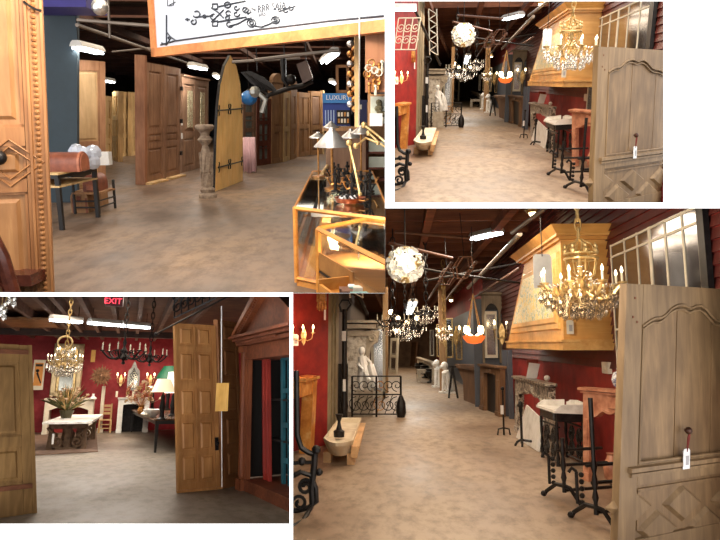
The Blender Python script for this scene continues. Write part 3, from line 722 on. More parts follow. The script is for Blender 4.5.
    m=MB(); m.hexa([V3((B.x-.03,B.y,.12)),V3((B.x+.05,B.y,.1)),V3((C.x+.05,C.y,.1)),V3((C.x-.03,C.y,.12))],[V3((B.x-.02,B.y,.25)),V3((B.x+.08,B.y,.25)),V3((C.x+.08,C.y,.25)),V3((C.x-.02,C.y,.25))]); build(F,'cradle_rail',m,wood('raw_pine',(190,140,88),(222,178,122),1,'y'),root)
    b=at(339,437,z=.31); m=MB(); m.lathe(b,[(.07,0),(.075,.08),(.04,.1),(.025,.16),(.02,.2),(.04,.26),(.055,.3)],12)
    build(F,'candlestick',m,IRON,None,'squat black iron candlestick standing on the cream stone basin, '+W,'candlestick')
    # ---- grey stone overmantel with relief and corbel
    b=fl(346,424); y=D(15.2); f=Fr(at(344,400,y=y),V3((1,0,0)),V3((0,0,1))); f.o.z=0; mp=F.mpp(y); Zt=at(344,320,y=y).z
    root=thing(F,'stone_chimneypiece',f.p(.3,0),'grey limestone chimneypiece with moulded cornice and carved corbel, left side, '+W,'chimneypiece')
    w=36*mp; m=MB(); m.slab(f,0,w*.68,0,Zt-.35,-.6,0); build(F,'breast',m,mottled('relief_stone',[(.35,(140,126,110)),(.5,(206,196,180)),(.7,(232,226,214))],7,.8,0,.8,.05),root)
    m=MB(); m.slab(f,-.03,w*.8,Zt-.38,Zt-.25,-.6,.06,.01); m.slab(f,-.03,w*.9,Zt-.22,Zt-.08,-.6,.14,.02); m.slab(f,-.05,w*1.0,Zt-.08,Zt,-.6,.2,.01); build(F,'cornice',m,STONE,root)
    m=MB(); m.prism(f,[(w*.62,Zt-.25),(w*.98,Zt-.25),(w*.92,Zt-.5),(w*.75,Zt-.62),(w*.66,Zt-.9),(w*.6,Zt-.9)],-.5,.02); m.tube(spiral(f,w*.78,Zt-.42,.1,.03,0,1.4,14,.03),.03,6); build(F,'corbel',m,STONE,root)
    y=D(14.4); f=Fr(at(364,409,y=y),V3((1,0,0)),V3((0,0,1))); f.o.z=0; mp=F.mpp(y)
    root=thing(F,'marble_statue',f.o,'white marble figure statue behind the scrolled iron railing, '+W,'statue')
    hs=at(360,345,y=y).z
    m=MB(); m.bx(f.o.x-.2,f.o.x+.2,y-.15,y+.15,0,.55); build(F,'plinth',m,STONE,root)
    m=MB(); g=f
    m.tube([g.p(-.06,.55),g.p(-.07,.8),g.p(-.03,1.0)],.07,10,False,.1); m.tube([g.p(.09,.55,.02),g.p(.1,.78,.08),g.p(.02,1.0)],.065,10,False,.1)
    m.tube([g.p(0,.95),g.p(-.02,1.1),g.p(-.05,1.28)],.12,10,False,.1); m.tube([g.p(-.05,1.24),g.p(-.12,1.1,.06),g.p(-.02,1.0,.12)],.045,8,False,.03)
    m.tube([g.p(.03,1.24),g.p(.14,1.15,.03),g.p(.2,.98,.05)],.045,8,False,.03); m.ball(g.p(-.05,1.4),.075,12,1.25); m.tube([g.p(-.05,1.28),g.p(-.05,1.36)],.04,8)
    m.tube([g.p(.14,1.1,.03),g.p(.2,.85,.05),g.p(.22,.6,.05)],.08,8,False,.12); build(F,'figure',m,MARBLE_W,root)
    # ---- iron railing, scrollwork
    P0=at(352,417,z=0); P1=at(401,417,z=0); f=Fr(P0,P1-P0,V3((0,0,1))); w=(P1-P0).length; h=.86
    root=thing(F,'iron_railing',f.p(w/2,0),'black scrolled wrought iron railing section standing on the floor, '+W,'railing')
    for q in (0,.5,1):
        m=MB(); m.rod(f.p(q*w,0),f.p(q*w,h),.022); build(F,'post',m,IRON,root)
    for zz in (.06,h*.55,h):
        m=MB(); m.tube([f.p(0,zz),f.p(w,zz)],.014,6); build(F,'rail',m,IRON,root)
    for i in range(6):
        m=MB(); cx=(i+.5)/6*w
        m.tube(spiral(f,cx,h*.3,h*.2,.02,PI/2,1.4,16),.01,5); m.tube(spiral(f,cx,h*.77,h*.15,.02,-PI/2,-1.4,16),.01,5); m.tube([f.p(cx-w/12,.06),f.p(cx,h*.3),f.p(cx+w/12,h*.55)],.008,5)
        build(F,'scroll',m,BRASS if i==3 else IRON,root)
    m=MB(); m.lathe(f.p(w*1.0,0,.05),[(.08,0),(.11,.1),(.1,.3),(.05,.42),(.03,.46)],10); build(F,'iron_urn',m,IRON,None,'dark iron urn beside the end post of the railing, '+W,'urn')
    # ---- right row further back
    TANST=wood('brown_carved_wood',(92,62,38),(136,98,62),1,'z'); GW=wood('grey_carved_wood',(112,96,74),(156,136,108),1,'z')
    bl=fl(480,409); br=fl(500,417); f=board(bl,br,at(480,366,y=bl.y))
    mantel(F,f,'brown wooden mantel with dark square opening, right row before the marble mantel, '+W,TANST,.2,.18,.12,.02,False,.06,inner=IRON)
    bl=fl(458,398); br=fl(476,405); f=board(bl,br,at(458,364,y=bl.y))
    root=thing(F,'wooden_mantel',f.p(f.w/2,0),'brown wooden mantel with bulging curved leg in the far right row, '+W,'mantel')
    m=MB(); m.slab(f,-.2,f.w+.1,f.h-.1,f.h,-.5,.06); build(F,'shelf',m,TANST,root)
    m=MB(); m.prism(f,[(f.w*.35,0),(f.w,0),(f.w,f.h-.1),(-.1,f.h-.1),(f.w*.1,f.h*.75),(f.w*.3,f.h*.55)],-.5,0); build(F,'curved_side',m,TANST,root)
    bl=fl(436,378); br=fl(454,392); f=board(bl,br,at(436,357,y=bl.y))
    # gothic arched panel with mirror and grey panels behind the row
    yy=D(16.4); f=Fr(at(483,362,y=yy),V3((1,0,0)),V3((0,0,1))); mp=F.mpp(yy); w=36*mp; z0=f.o.z; h=(362-296)*mp
    root=thing(F,'gothic_screen',f.p(w/2,0),'grey brown gothic screen with two pointed arches and a mirror panel, '+W,'screen')
    m=MB(); lo=[]; hi=[]; n=24
    for i in range(n+1):
        q=i/n; x=w*(.06+.88*q); ph=(q*2)%1.0; arch_=sin(PI*ph)**.55 if 0<ph<1 else 0
        lo.append((x,h*(.68+.2*arch_))); hi.append((x,h))
    m.ring(f,hi,lo,-.06,0); m.slab(f,-.04,w+.04,h,h+.1,-.1,.06,.02); build(F,'arched_head',m,GW,root)
    m=MB(); m.slab(f,w*.06,w*.94,h*.78,h*.92,-.058,-.045); build(F,'dark_void_panel',m,IRON,root)  # black sheet added to make the open arch holes look dark
    for q in (0,.46,.94):
        m=MB(); m.slab(f,q*w,(q+.06)*w,-.02,h,-.06,.01); build(F,'stile',m,GW,root)
    m=MB(); m.slab(f,w*.07,w*.42,.1,h*.76,-.05,-.03); build(F,'mirror_frame',m,CREAM,root)
    m=MB(); m.slab(f,w*.13,w*.36,.18,h*.71,-.03,-.02); build(F,'mirror_glass',m,mirror('soft_mirror',(190,190,190),.2),root)
    m=MB(); m.slab(f,w*.52,w*.94,.05,h*.72,-.05,-.03); build(F,'backing',m,plain('pewter_paint',(92,96,104),.5),root)
    m=MB(); m.bx(f.o.x-.2,min(XR-.03,f.o.x+w+.35),yy+.12,yy+.2,0,z0+h*.95); build(F,'room_divider',m,plain('slate_panel',(74,78,86),.5),None,'tall slate grey backing panel standing behind the gothic screen, '+W,'panel')
    for i,(u0,u1,v0,v1,yq) in enumerate(((503,508,350,413,14.4),(508.5,513,350,416,13.9))):
        p=at(u0,380,y=D(yq)); q=at(u1,380,y=D(yq)); m=MB(); m.bx(p.x,q.x,p.y,p.y+.1,0,at(u0,v0,y=D(yq)).z); build(F,'shutter_panel',m,plain('slate_panel',(74,78,86),.5),None,('left' if i==0 else 'right')+' one of two narrow slate shutters left of the marble mantel, '+W,'shutter')
    # urns, white figures and andirons in a row
    for i,(u,v,hh_,mat,nm) in enumerate(((419,374,.5,IRON,'dark iron urn'),(425,378,.55,IRON,'dark iron urn'),(431,383,.6,IRON,'dark iron urn'))):
        b=fl(u,v); m=MB(); m.lathe(b,[(.16,0),(.16,.05),(.06,.1),(.05,.16),(.2,.32),(.24,.44),(.18,.5),(.24,.56)],12); build(F,'garden_urn',m,mat,None,['farthest','middle','nearest'][i]+' dark iron garden urn of the three on the far right floor, '+W,'urn','urns along the far right floor, '+W)
    def dog(u,v,lbl,mat):
        b=fl(u,v); root=thing(F,'dog_statue',b,lbl,'statue'); m=MB()
        m.tube([b+V3((.12,.1,.12)),b+V3((.08,.05,.4)),b+V3((-.02,-.05,.68))],.17,10,False,.12); m.ball(b+V3((-.04,-.08,.86)),.12,12,1.1); m.tube([b+V3((-.06,-.1,.84)),b+V3((-.2,-.2,.82))],.065,8,False,.045)
        for sx in (-.08,.06): m.tube([b+V3((sx,-.12,.6)),b+V3((sx-.02,-.16,.3)),b+V3((sx-.03,-.18,.05))],.05,8,False,.035)
        m.tube([b+V3((.2,.1,.12)),b+V3((.05,-.12,.1)),b+V3((.0,-.2,.05))],.09,8,False,.04)
        for sx in (-.1,.03): m.tube([b+V3((sx,-.04,.94)),b+V3((sx-.02,-.02,.82))],.035,6)
        build(F,'seated_body',m,mat,root); m=MB(); m.bx(b.x-.22,b.x+.28,b.y-.3,b.y+.25,0,.05); build(F,'base',m,mat,root)
    dog(438,387,'farther white glazed seated dog statue in the far right row, '+W,MARBLE_W)
    dog(446,393,'nearer white glazed seated dog statue beside the black stand, '+W,MARBLE_W)
    b=fl(453,398); root=thing(F,'iron_trestle',b,'black iron trestle standing right of the white dog statues, '+W,'trestle')
    for sx in (-.13,.13):
        m=MB(); m.tube([b+V3((0,0,.9)),b+V3((sx,-.1,0))],.03,6); build(F,'leg',m,IRON,root)
    m=MB(); m.tube([b+V3((-.1,0,.9)),b+V3((.12,0,.9))],.03,6); build(F,'top_bar',m,IRON,root)
    p=at(417,360,y=D(27)); m=MB(); p.z=0; m.bx(p.x,p.x+.95,p.y,p.y+.8,.35,.5); m.bx(p.x,p.x+.15,p.y,p.y+.8,0,.36); m.bx(p.x+.8,p.x+.95,p.y,p.y+.8,0,.36); 
    root=thing(F,'low_mantel',p+V3((.5,.4,0)),'pale stone bench at the far end of the row, '+W,'bench'); build(F,'bench_slab',m,STONE,root)
    bl=fl(417,372); br=fl(433,384); f=board(bl,br,at(417,358,y=bl.y))
    mantel(F,f,'pale stone mantel in the far right row behind the iron urns, '+W,STONE,.16,.2,.15,.1,False,.06,inner=IRON)
    for i,(u,v,yq) in enumerate(((445,337,22),(456,335,19),(502,331,16))):
        sconce(F,Fr(at(u,v,y=D(yq)),V3((1,-.3,0)),V3((0,0,1))),['farthest','middle','nearest'][i]+' lit gilt sconce along the far right row, '+W,1.0,2,'gilt sconces along the far right row, '+W)
    for i,(u,v,yq) in enumerate(((391,312,22),(398,318,27),(407,322,30),(396,331,34),(417,318,25))):
        c=at(u,v,y=D(yq)); root=thing(F,'globe_pendant',c,['leftmost and highest','second from left','centre right','lowest','rightmost'][i]+' small lit globe hanging over the far aisle, '+W,'pendant light','small lit globes over the far aisle, '+W)
        m=MB(); m.ball(c,.09,10); build(F,'globe',m,BULB,root); m=MB(); m.rod(c+V3((0,0,.1)),V3((c.x,c.y,3.8)),.012,None,5); build(F,'hanging_rod',m,IRON,root)
    # mirrors on the right row
    for i,(u0,u1,v0,v1,yq,mt,lb) in enumerate(((437,442,324,357,24,GILT,'narrow gilt framed mirror'),(446,453,318,358,21,GILT,'wide gilt framed mirror'),(456,462,326,360,19,GILT,'small gilt framed mirror'),(430,434,330,356,28,CREAM,'cream framed mirror'))):
        a=at(u0,v1,y=D(yq)); b=at(u1,v0,y=D(yq)); w=b.x-a.x; h=b.z-a.z; f=Fr(a,V3((1,-.4,0)),V3((0,0,1))); w*=1.05
        root=thing(F,'wall_mirror',f.p(w/2,0),lb+' standing in the far right row, '+W,'mirror')
        m=MB(); t=w*.2; m.slab(f,0,t,0,h,0,.05,.01); m.slab(f,w-t,w,0,h,0,.05,.01); m.slab(f,0,w,0,t,0,.05,.01); m.slab(f,0,w,h-t,h,0,.05,.01); build(F,'mirror_frame',m,mt,root)
        m=MB(); m.slab(f,t,w-t,t,h-t,-.02,.01); build(F,'mirror_glass',m,mirror('soft_mirror',(190,190,190),.2),root)
    m=MB(); x0=at(428,360,y=D(20)).x; m.bx(2.45,2.55,D(18.5),D(40),0,2.7)
    build(F,'backing_screen',m,plain('slate_panel',(74,78,86),.5),None,'long slate grey screen behind the far row of mirrors, '+W,'screen')
    # amber bowl lamp
    c=at(474,337,y=D(11.2)); root=thing(F,'bowl_pendant',c,'hanging lamp with orange glass bowl and white candle bulbs, '+W,'pendant light')
    m=MB(); m.lathe(c-V3((0,0,.12)),[(.02,0),(.12,.02),(.18,.09),(.2,.14),(.18,.13),(.1,.06)],16); build(F,'glass_bowl',m,emit('lit_amber_glass',(235,110,45),.9,(230,110,50)),root)
    for i in range(4):
        a=i*PI/2+.5; p=c+V3((.17*cos(a),.17*sin(a),.02)); m=MB(); m.tube([c,p+V3((0,0,.05))],.012,5); m.lathe(p+V3((0,0,.04)),[(.018,0),(.032,.03),(.034,.08),(.015,.13)],8); build(F,'bulb',m,BULB,root)
        m=MB(); m.tube([p,c+V3((0,0,.75))],.007,4); build(F,'chain',m,GILT,root)
    m=MB(); m.rod(c+V3((0,0,.75)),V3((c.x,c.y,3.6)),.008,None,5); build(F,'hanging_rod',m,IRON,root)
    # ---- chandeliers
    candelabra(F,at(581,288,y=D(6.3)),.385,8,4.0,'gilt crystal chandelier with lit candles hanging before the pine hood, '+W,'crystal_chandelier',GILT,None,.3,84,True,1,cr=.024)
    c=at(581,259,y=D(6.3)); root=thing(F,'chandelier_crown',c,'gilt openwork crown around the stem of the crystal chandelier, '+W,'chandelier crown'); m=MB(); R=.155
    m.tube([c+V3((R*cos(a),R*sin(a),.0)) for a in [i*2*PI/20 for i in range(20)]],.014,6,True); m.tube([c+V3((R*cos(a),R*sin(a),.05)) for a in [i*2*PI/20 for i in range(20)]],.009,6,True); build(F,'ring',m,GILT,root)
    for i in range(8):
        a=i*PI/4; m=MB(); p=c+V3((R*cos(a),R*sin(a),.05)); m.lathe(p,[(.012,0),(.024,.03),(.01,.055),(.016,.075),(.001,.1)],6); m.tube([p,c+V3((R*.75*cos(a),R*.75*sin(a),.14)),c+V3((.01*cos(a),.01*sin(a),.2))],.006,4); m.tube([p-V3((0,0,.05)),c+V3((R*.8*cos(a),R*.8*sin(a),-.16)),c+V3((.04*cos(a),.04*sin(a),-.2))],.008,4); build(F,'fleuron',m,GILT,root)
    # porcelain flower ball light
    c=at(405,265,y=D(7.2)); R=F.mpp(D(7.2))*19; root=thing(F,'flower_pendant',c-V3((0,0,R)),'round hanging light covered in white porcelain flowers, '+W,'pendant light')
    m=MB(); m.rod(c+V3((0,0,R*.6)),V3((c.x,c.y,3.6)),.008,None,5); build(F,'hanging_rod',m,IRON,root)
    m=MB(); m.ball(c,R*.62,12); build(F,'core',m,emit('glowing_core',(255,236,200),1.2),root); lamp(F,'POINT',c-V3((0,R*1.6,-.1)),2.5*s_,(1,.92,.8),radius=.05)  # point light in front of the ball is added to brighten the petals
    PET=plain('glazed_white_petals',(250,248,238),.25); rr=random.Random(5)
    N=38
    for i in range(N):
        z=1-2*(i+.5)/N; a=i*2.399963; q=math.sqrt(max(0,1-z*z)); d=V3((q*cos(a),q*sin(a),z)); p=c+d*R*.8
        f=Fr(p,d.orthogonal(),d.cross(d.orthogonal()),d); m=MB(); rad=R*rr.uniform(.3,.42)
        for j in range(5):
            b_=j*2*PI/5+rr.random(); e=[f.p(0,0,0)]
            for t in (-.5,-.2,.2,.5): e.append(f.p(rad*cos(b_+t)*(1 if abs(t)<.3 else .8),rad*sin(b_+t)*(1 if abs(t)<.3 else .8),rad*.45))
            e2=[x-d*.008 for x in e]; m.add(e+e2,[(0,1,2,3,4),(9,8,7,6,5),(0,5,6,1),(1,6,7,2),(2,7,8,3),(3,8,9,4),(4,9,5,0)])
        m.ball(f.p(0,0,rad*.2),rad*.2,6); build(F,'blossom',m,PET if i%9 else GILT,root)
    # mid-distance chandeliers
    grp='small dark chandeliers over the far aisle, '+W
    for i,(u,v,yq,R,lb) in enumerate(((393,322,12,.30,'nearest and lowest small dark crystal chandelier over the far aisle'),(413,326,15,.32,'dark chandelier hanging low over the middle of the far aisle'),(426,312,13,.24,'small dark crystal chandelier hanging right above the aisle'),(405,333,20,.3,'small farthest chandelier hanging before the far doors'),(444,332,16,.2,'small chandelier with lit bulbs before the gilt mirrors'))):
        candelabra(F,at(u,v,y=D(yq)),R,6,3.6,lb+', '+W,'small_chandelier',IRON if i!=4 else GILT,grp,.2,18,i in (3,4),1,cr=.022,scale=1.4)
    # ---- lights under the ceiling
    a=at(473,235,y=D(12.6)); b=at(500,237,y=D(11.9)); a.z=b.z=at(487,235,y=D(12.1)).z
    tube_light(F,a,b,.2,'bright fluorescent light high above the gothic screen, '+W,None,60,top=3.7)
    a=at(409,308,y=D(26)); b=at(413,296,y=D(19)); b.z=a.z=2.75
    tube_light(F,a,b,.25,'bright far fluorescent light over the aisle, '+W,None,60,top=3.7)
    c=at(310,222,y=D(9.2)); tube_light(F,c-V3((.5,0,0)),c+V3((.22,.2,0)),.2,'fluorescent light at the upper left corner by the red wall, '+W,None,30,top=3.7)
    for i,(u,v,yq) in enumerate(((533,213,10.5),(451,300,24))):
        c=at(u,v,y=D(yq)); m=MB(); m.lathe(c,[(.1,0),(.13,.04),(.08,.14),(.03,.2)],12); root=thing(F,'ceiling_lamp',c,['round ceiling bulb lamp above the pine hood, ','small round far ceiling bulb lamp over the aisle, '][i]+W,'ceiling light'); build(F,'shade',m,GILT,root); m=MB(); m.ball(c,.07,10); build(F,'bulb',m,BULB,root); m=MB(); m.rod(c+V3((0,0,.2)),V3((c.x,c.y,3.7)),.01); build(F,'stem',m,IRON,root)
    # conduits and hanging frames under the ceiling
    PIPE=plain('conduit_metal',(120,108,98),.4,.5)
    def pipe(pts,r,lbl,mat=PIPE,nm='conduit'):
        m=MB(); m.tube(pts,r,8); build(F,nm,m,mat,None,lbl+', '+W,'pipe')
    pipe([at(520,234,y=D(9)),at(490,265,y=D(12)),at(468,288,y=D(16))],.035,'pale grey conduit running back past the pine hood cornice')
    pipe([at(545,208,y=D(8)),at(512,233,y=D(10))],.03,'thin grey conduit near the ceiling above the pine hood')
    pipe([at(386,262,y=D(12)),at(440,272,y=D(12)),at(520,283,y=D(12.2))],.022,'dark horizontal pipe crossing the room below the joists',IRON)
    pipe([at(425,281,y=D(14)),at(525,262,y=D(13))],.025,'dark thin pipe crossing above the gothic screen',IRON)
    for i,(u,v,yq,s) in enumerate(((461,268,10,.2),(445,277,12,.17))):
        c=at(u,v,y=D(yq)); f=Fr(c,V3((1,.3,0)),V3((.25,0,1))); root=thing(F,'iron_lantern',c,['larger','smaller'][i]+' hexagonal iron lantern frame hanging below the joists, '+W,'lantern')
        m=MB(); m.tube([f.p(s*cos(a)*.7,s*sin(a)) for a in [j*PI/3 for j in range(6)]],.012,5,True); m.tube([f.p(s*cos(a)*.7,s*sin(a),.15) for a in [j*PI/3 for j in range(6)]],.012,5,True); build(F,'hexagon_ring',m,plain('rust_iron',(96,60,42),.6),root)
        m=MB(); [m.tube([f.p(s*cos(j*PI/3)*.7,s*sin(j*PI/3)),f.p(s*cos(j*PI/3)*.7,s*sin(j*PI/3),.15)],.01,4) for j in range(6)]; m.tube([f.p(0,s),V3((c.x,c.y,3.6))],.006,4); build(F,'spacer_bars',m,IRON,root)
    for i,(p0,p1,ya,yb) in enumerate((((452,262),(428,300),11,20),((476,262),(446,300),10.5,20),((520,268),(470,300),11.5,18),((395,232),(470,238),10.5,10.8),((388,243),(452,258),11,12))):
        pipe([at(*p0,y=D(ya)),at(*p1,y=D(yb))],.028,['left long','middle long','right long','upper crossing','lower crossing'][i]+' rusty brace rail under the dark joists',plain('rust_iron',(96,60,42),.6),'brace_rail')
    # hanging white iron gate, lattice strip and pole in the upper left
    y=D(8.6); f=Fr(at(291,289,y=y),V3((1,0,0)),V3((.15,0,1))); mp=F.mpp(y); w=36*mp; h=50*mp
    root=thing(F,'hanging_iron_gate',f.p(w/2,0),'white painted scrolled iron gate hanging high on the left, '+W,'gate')
    m=MB(); 
    for s in (0,.33,.66,1): m.tube([f.p(s*w,0),f.p(s*w,h)],.013,5)
    for t in (0,1): m.tube([f.p(0,t*h),f.p(w,t*h)],.013,5)
    build(F,'gate_bars',m,CREAM,root)
    for s in (.17,.5,.83):
        m=MB(); m.tube(spiral(f,s*w,h*.3,.1,.02,0,1.5,16),.01,5); m.tube(spiral(f,s*w,h*.7,.1,.02,PI,1.5,16),.01,5); build(F,'scroll',m,CREAM,root)
    y=D(10.8); f=Fr(at(350,298,y=y),V3((1,0,0)),V3((-.05,0,1))); mp=F.mpp(y); w=13*mp; h=72*mp
    root=thing(F,'lattice_strip',f.p(w/2,0),'narrow cream iron lattice strip hanging on the upper left, '+W,'lattice'); m=MB()
    for s in (0,1): m.tube([f.p(s*w,0),f.p(s*w,h)],.015,5)
    for j in range(9): m.tube([f.p(0 if j%2 else w,h*j/9),f.p(w if j%2 else 0,h*(j+1)/9)],.012,5)
    build(F,'lattice_bars',m,CREAM,root)
    pipe([at(322,215,y=D(9.5)),at(367,314,y=D(12))],.035,'dark slanting iron pole in the upper left',IRON,'iron_pole')
    # ---- far left aisle: doors and panels leaning
    DW=wood('far_door_wood',(96,66,42),(150,108,70),1,'z')
    for i,(u0,u1,vb,vt,lb) in enumerate(((389,396,373,338,'cream framed tall mirror'),(401,407,364,340,'brown door leaning farthest left'),(408,415,366,342,'reddish brown leaning door'),(416,421,364,343,'narrow brown leaning door'))):
        bl=fl(u0,vb); br=fl(u1,vb+1); f=board(bl,br,at(u0+1.5,vt,y=bl.y))
        panel_door(F,f,lb+' beside the far aisle, '+W,CREAM if i==0 else DW,[(.15,.85)],[(.1,.45),(.52,.92)],'leaning_door','door',.1,.04,mirror('soft_mirror',(190,190,190),.2) if i==0 else None)
    bl=fl(371,398); f=Fr(bl,V3((1,0,0)),V3((0,0,1))); 
    root=thing(F,'tall_mirror',f.o,'tall cream framed mirror behind the iron railing, '+W,'mirror'); hh_=at(371,326,y=bl.y).z; w=.42
    m=MB(); m.slab(f,0,.08,0,hh_,0,.06); m.slab(f,w-.08,w,0,hh_,0,.06); m.slab(f,0,w,hh_-.08,hh_,0,.06); m.slab(f,0,w,0,.2,0,.06); build(F,'mirror_frame',m,CREAM,root)
    m=MB(); m.slab(f,.08,w-.08,.2,hh_-.08,0,.02); build(F,'mirror_glass',m,mirror('soft_mirror',(190,190,190),.2),root)
    bl=fl(383,393); m=MB(); m.bx(bl.x,bl.x+.17,bl.y,bl.y+.3,0,3.7); struct(F,'trim_9',m,wood('post_wood',(150,112,72),(196,156,108),1,'z'))
    # gilt column far right of aisle
    p=at(441,355,y=D(22)); m=MB(); m.bx(p.x-.05,p.x+.2,p.y,p.y+.2,0,3.7); struct(F,'trim_10',m,wood('post_wood',(150,112,72),(196,156,108),1,'z'))
    # ---- lamps
    warm=(1,.8,.58); s_=s_*(.62 if F.aff else 1.0)
    lamp(F,'AREA',(.8,D(8.4),3.1),92*s_,warm,2,1.4*s_); from mathutils import Euler; lamp(F,'AREA',(.1,D(4.4),2.3),100*s_,(1,.86,.68),.9,.25,Euler((math.radians(68),0,math.radians(-14))))  # tilted area light near the opening is added, brightens faces towards the camera
    lamp(F,'AREA',(.6,D(13),3.4),170*s_,warm,2.2,3.5*s_)
    lamp(F,'AREA',(0,D(21),3.4),210*s_,warm,2.4,7*s_)
    lamp(F,'AREA',(0,D(35),3.4),300*s_,warm,3.5,12*s_)
    c=at(304,330,y=rb.y-.45); lamp(F,'POINT',c,16*s_,(1,.5,.28),radius=.08)
    c=at(581,280,y=D(6.0)); lamp(F,'POINT',c-V3((.1,.2,0)),14*s_,(1,.72,.42),radius=.2)
def showroom_tl():
    F=TL; fl=F.fl; at=F.at; W=F.where
    PINE=wood('golden_pine',(150,96,52),(186,132,80),1,'z',.5); PINEP=wood('golden_pine_panel',(156,106,62),(190,140,90),1.2,'z',.5)
    BROWN=wood('antique_brown_oak',(128,94,72),(172,136,108),1,'z',.6); PALE=wood('pale_stripped_pine',(198,160,104),(234,202,148),1,'z',.6)
    TAN=wood('tan_door_wood',(150,106,68),(194,150,104),1,'z',.6); COUNTER=wood('amber_counter_wood',(196,120,44),(226,158,76),1,'x',.35)
    SLATE=plain('slate_blue_paint',(50,66,76),.6)
    # shell
    m=MB(); m.bx(-14,5,3.3,48,-.12,0)
    struct(F,'floor',m,concrete('stained_concrete_grey',(92,74,60),(122,100,82),(144,118,92),.9))
    ceiling_set(F,4.15,-14,5,7,48,2.4,DARK,wood('red_brown_joist',(58,34,26),(96,58,42),.8,'x',.8),[-8.5,-6.2,-3.6,-1.2,1.6],.26,.12)
    m=MB(); m.bx(-14,5,46,46.3,0,4.2); struct(F,'wall_back',m,mottled('dark_navy_wall',[(.3,(30,30,36)),(.7,(48,48,56))],2,.8))
    m=MB(); m.bx(1.5,1.7,13,46,0,4.2); struct(F,'wall_right',m,mottled('dark_navy_wall',[(.3,(30,30,36)),(.7,(48,48,56))],2,.8))
    m=MB(); m.bx(-13.9,-13.7,8,46,0,4.2); struct(F,'wall_left',m,mottled('umber_wall',[(.3,(46,36,30)),(.7,(70,56,46))],2,.8))
    p=at(77,100,y=11.6); m=MB(); xt=at(77,0,y=11.6).x; xb=at(77,200,y=11.6).x; zt=at(77,0,y=11.6).z; sl=(xt-xb)/zt; m.hexa([V3((p.x-1.7,11.7,0)),V3((xb,11.7,0)),V3((xb+sl*4.15,11.7,4.15)),V3((p.x-1.7,11.7,4.15))],[V3((p.x-1.7,11.6,0)),V3((xb,11.6,0)),V3((xb+sl*4.15,11.6,4.15)),V3((p.x-1.7,11.6,4.15))]); struct(F,'wall_pillar',m,SLATE)
    a=at(50,4,y=10.5); m=MB(); m.bx(a.x-.6,at(86,4,y=10.6).x,10.6,11.5,at(84,7,y=10.6).z,at(84,7,y=10.6).z+.5); struct(F,'trim_1',m,plain('purple_lit_soffit',(70,62,150),.6))  # purple light at the pillar top put into this box's colour
    # 1 left pine door
    br=fl(55,328); bl=fl(-85,343); f=board(bl,br,None,at(39,-60,y=br.y)); w,h=f.w,f.h; P=lambda u,v:onb(F,f,u,v)
    def fv(v): return P(25,v)[1]/h
    def bead(root,f):
        m=MB(); 
        x=P(35,60)[0]
        for i in range(70): m.ball(f.p(x,h*(.02+i*.0138),.004),.019,5)
        build(F,'carved_bead_strip',m,PINE,root)
        m=MB()
        for q in (P(27.5,60)[0],P(43,60)[0]): m.slab(f,q-.012,q+.012,0,h,0,.022,.004)
        build(F,'stile_moulding',m,PINE,root)
        m=MB(); c=P(10,163); 
        for s in (.16,.11): m.tube([f.p(c[0]-s*1.3,c[1],0),f.p(c[0],c[1]+s,0),f.p(c[0]+s*1.3,c[1],0),f.p(c[0],c[1]-s,0)],.009,5,True)
        build(F,'carved_diamond',m,PINE,root)
        m=MB(); c=P(0.5,157); m.ball(f.p(c[0],c[1],.06),.05,10); m.rod(f.p(c[0],c[1],0),f.p(c[0],c[1],.06),.02); build(F,'door_knob',m,IRON,root)
        m=MB(); pts=[P(24+18*t,2+9*sin(t*1.6)) for t in [i/8 for i in range(9)]]; m.tube([f.p(x,y,.03) for x,y in pts],.008,5); build(F,'wire_loop',m,IRON,root)
    cR=P(23,100)[0]/w
    panel_door(F,f,'tall golden pine door with carved bead moulding at the far left edge, '+W,PINE,[(.12,cR)],[(.05,fv(192)),(fv(179),fv(146)),(fv(127),.97)],'carved_pine_door','door',.1,.03,PINEP,None,None,bead)
    # 2 carved chair arm
    y=4.1; f=Fr(at(0,330,y=y),V3((1,0,0)),V3((0,0,1))); mp=F.mpp(y); MAH=mottled('polished_mahogany',[(.3,(50,22,16)),(.7,(96,48,34))],9,.22); X=lambda u,v,n=0:f.p(u*mp,(330-v)*mp,n)
    root=thing(F,'carved_armchair',f.o-V3((.1,0,0)),'dark polished mahogany chair with curved carved arm at the lower left corner, '+W,'chair')
    m=MB(); m.tube([X(-6,214),X(-1,222),X(4,236),X(10,252),X(13,268),X(16,285),X(18,300),X(16,330)],.05,10); m.ball(X(-1,218),.065,12); build(F,'arm_post',m,MAH,root)
    m=MB(); m.tube([X(-6,232,.03),X(1,244,.03),X(4,260,.03),X(1,276,.03),X(-4,285,.03),X(-10,292,.03)],.04,8); m.tube([X(-3,250,.07),X(2,262,.07),X(0,276,.07),X(-6,284,.07)],.012,6); build(F,'carved_scroll',m,MAH,root)
    m=MB(); m.prism(Fr(X(-12,296,-.3),V3((1,0,0)),V3((0,1,0)),V3((0,0,1))),[(-.2,0),(.16,0),(.18,.25),(.1,.4),(-.2,.4)],0,.08); build(F,'seat',m,MAH,root)
    # 4 pale panel door
    bl=fl(66,197); br=fl(106,193); f=board(bl,br,None,at(105.5,61.5,y=br.y))
    panel_door(F,f,'pale pink-beige panelled door in brown frame beside the slate pillar, '+W,wood('rosy_brown_frame',(160,112,80),(196,148,110),1,'z'),[(.12,.84)],[(.05,.33),(.4,.93)],'painted_panel_door','door',.12,.03,wood('pale_peach_panel',(206,168,120),(224,190,144),1,'z'))
    # 5 black table with bag etc
    bl=fl(63.5,230.5); br=fl(101,217); f=Fr(bl,br-bl,V3((0,0,1))); f.w=(br-bl).length; hh=.775
    BLK=plain('black_lacquer',(28,26,26),.35)
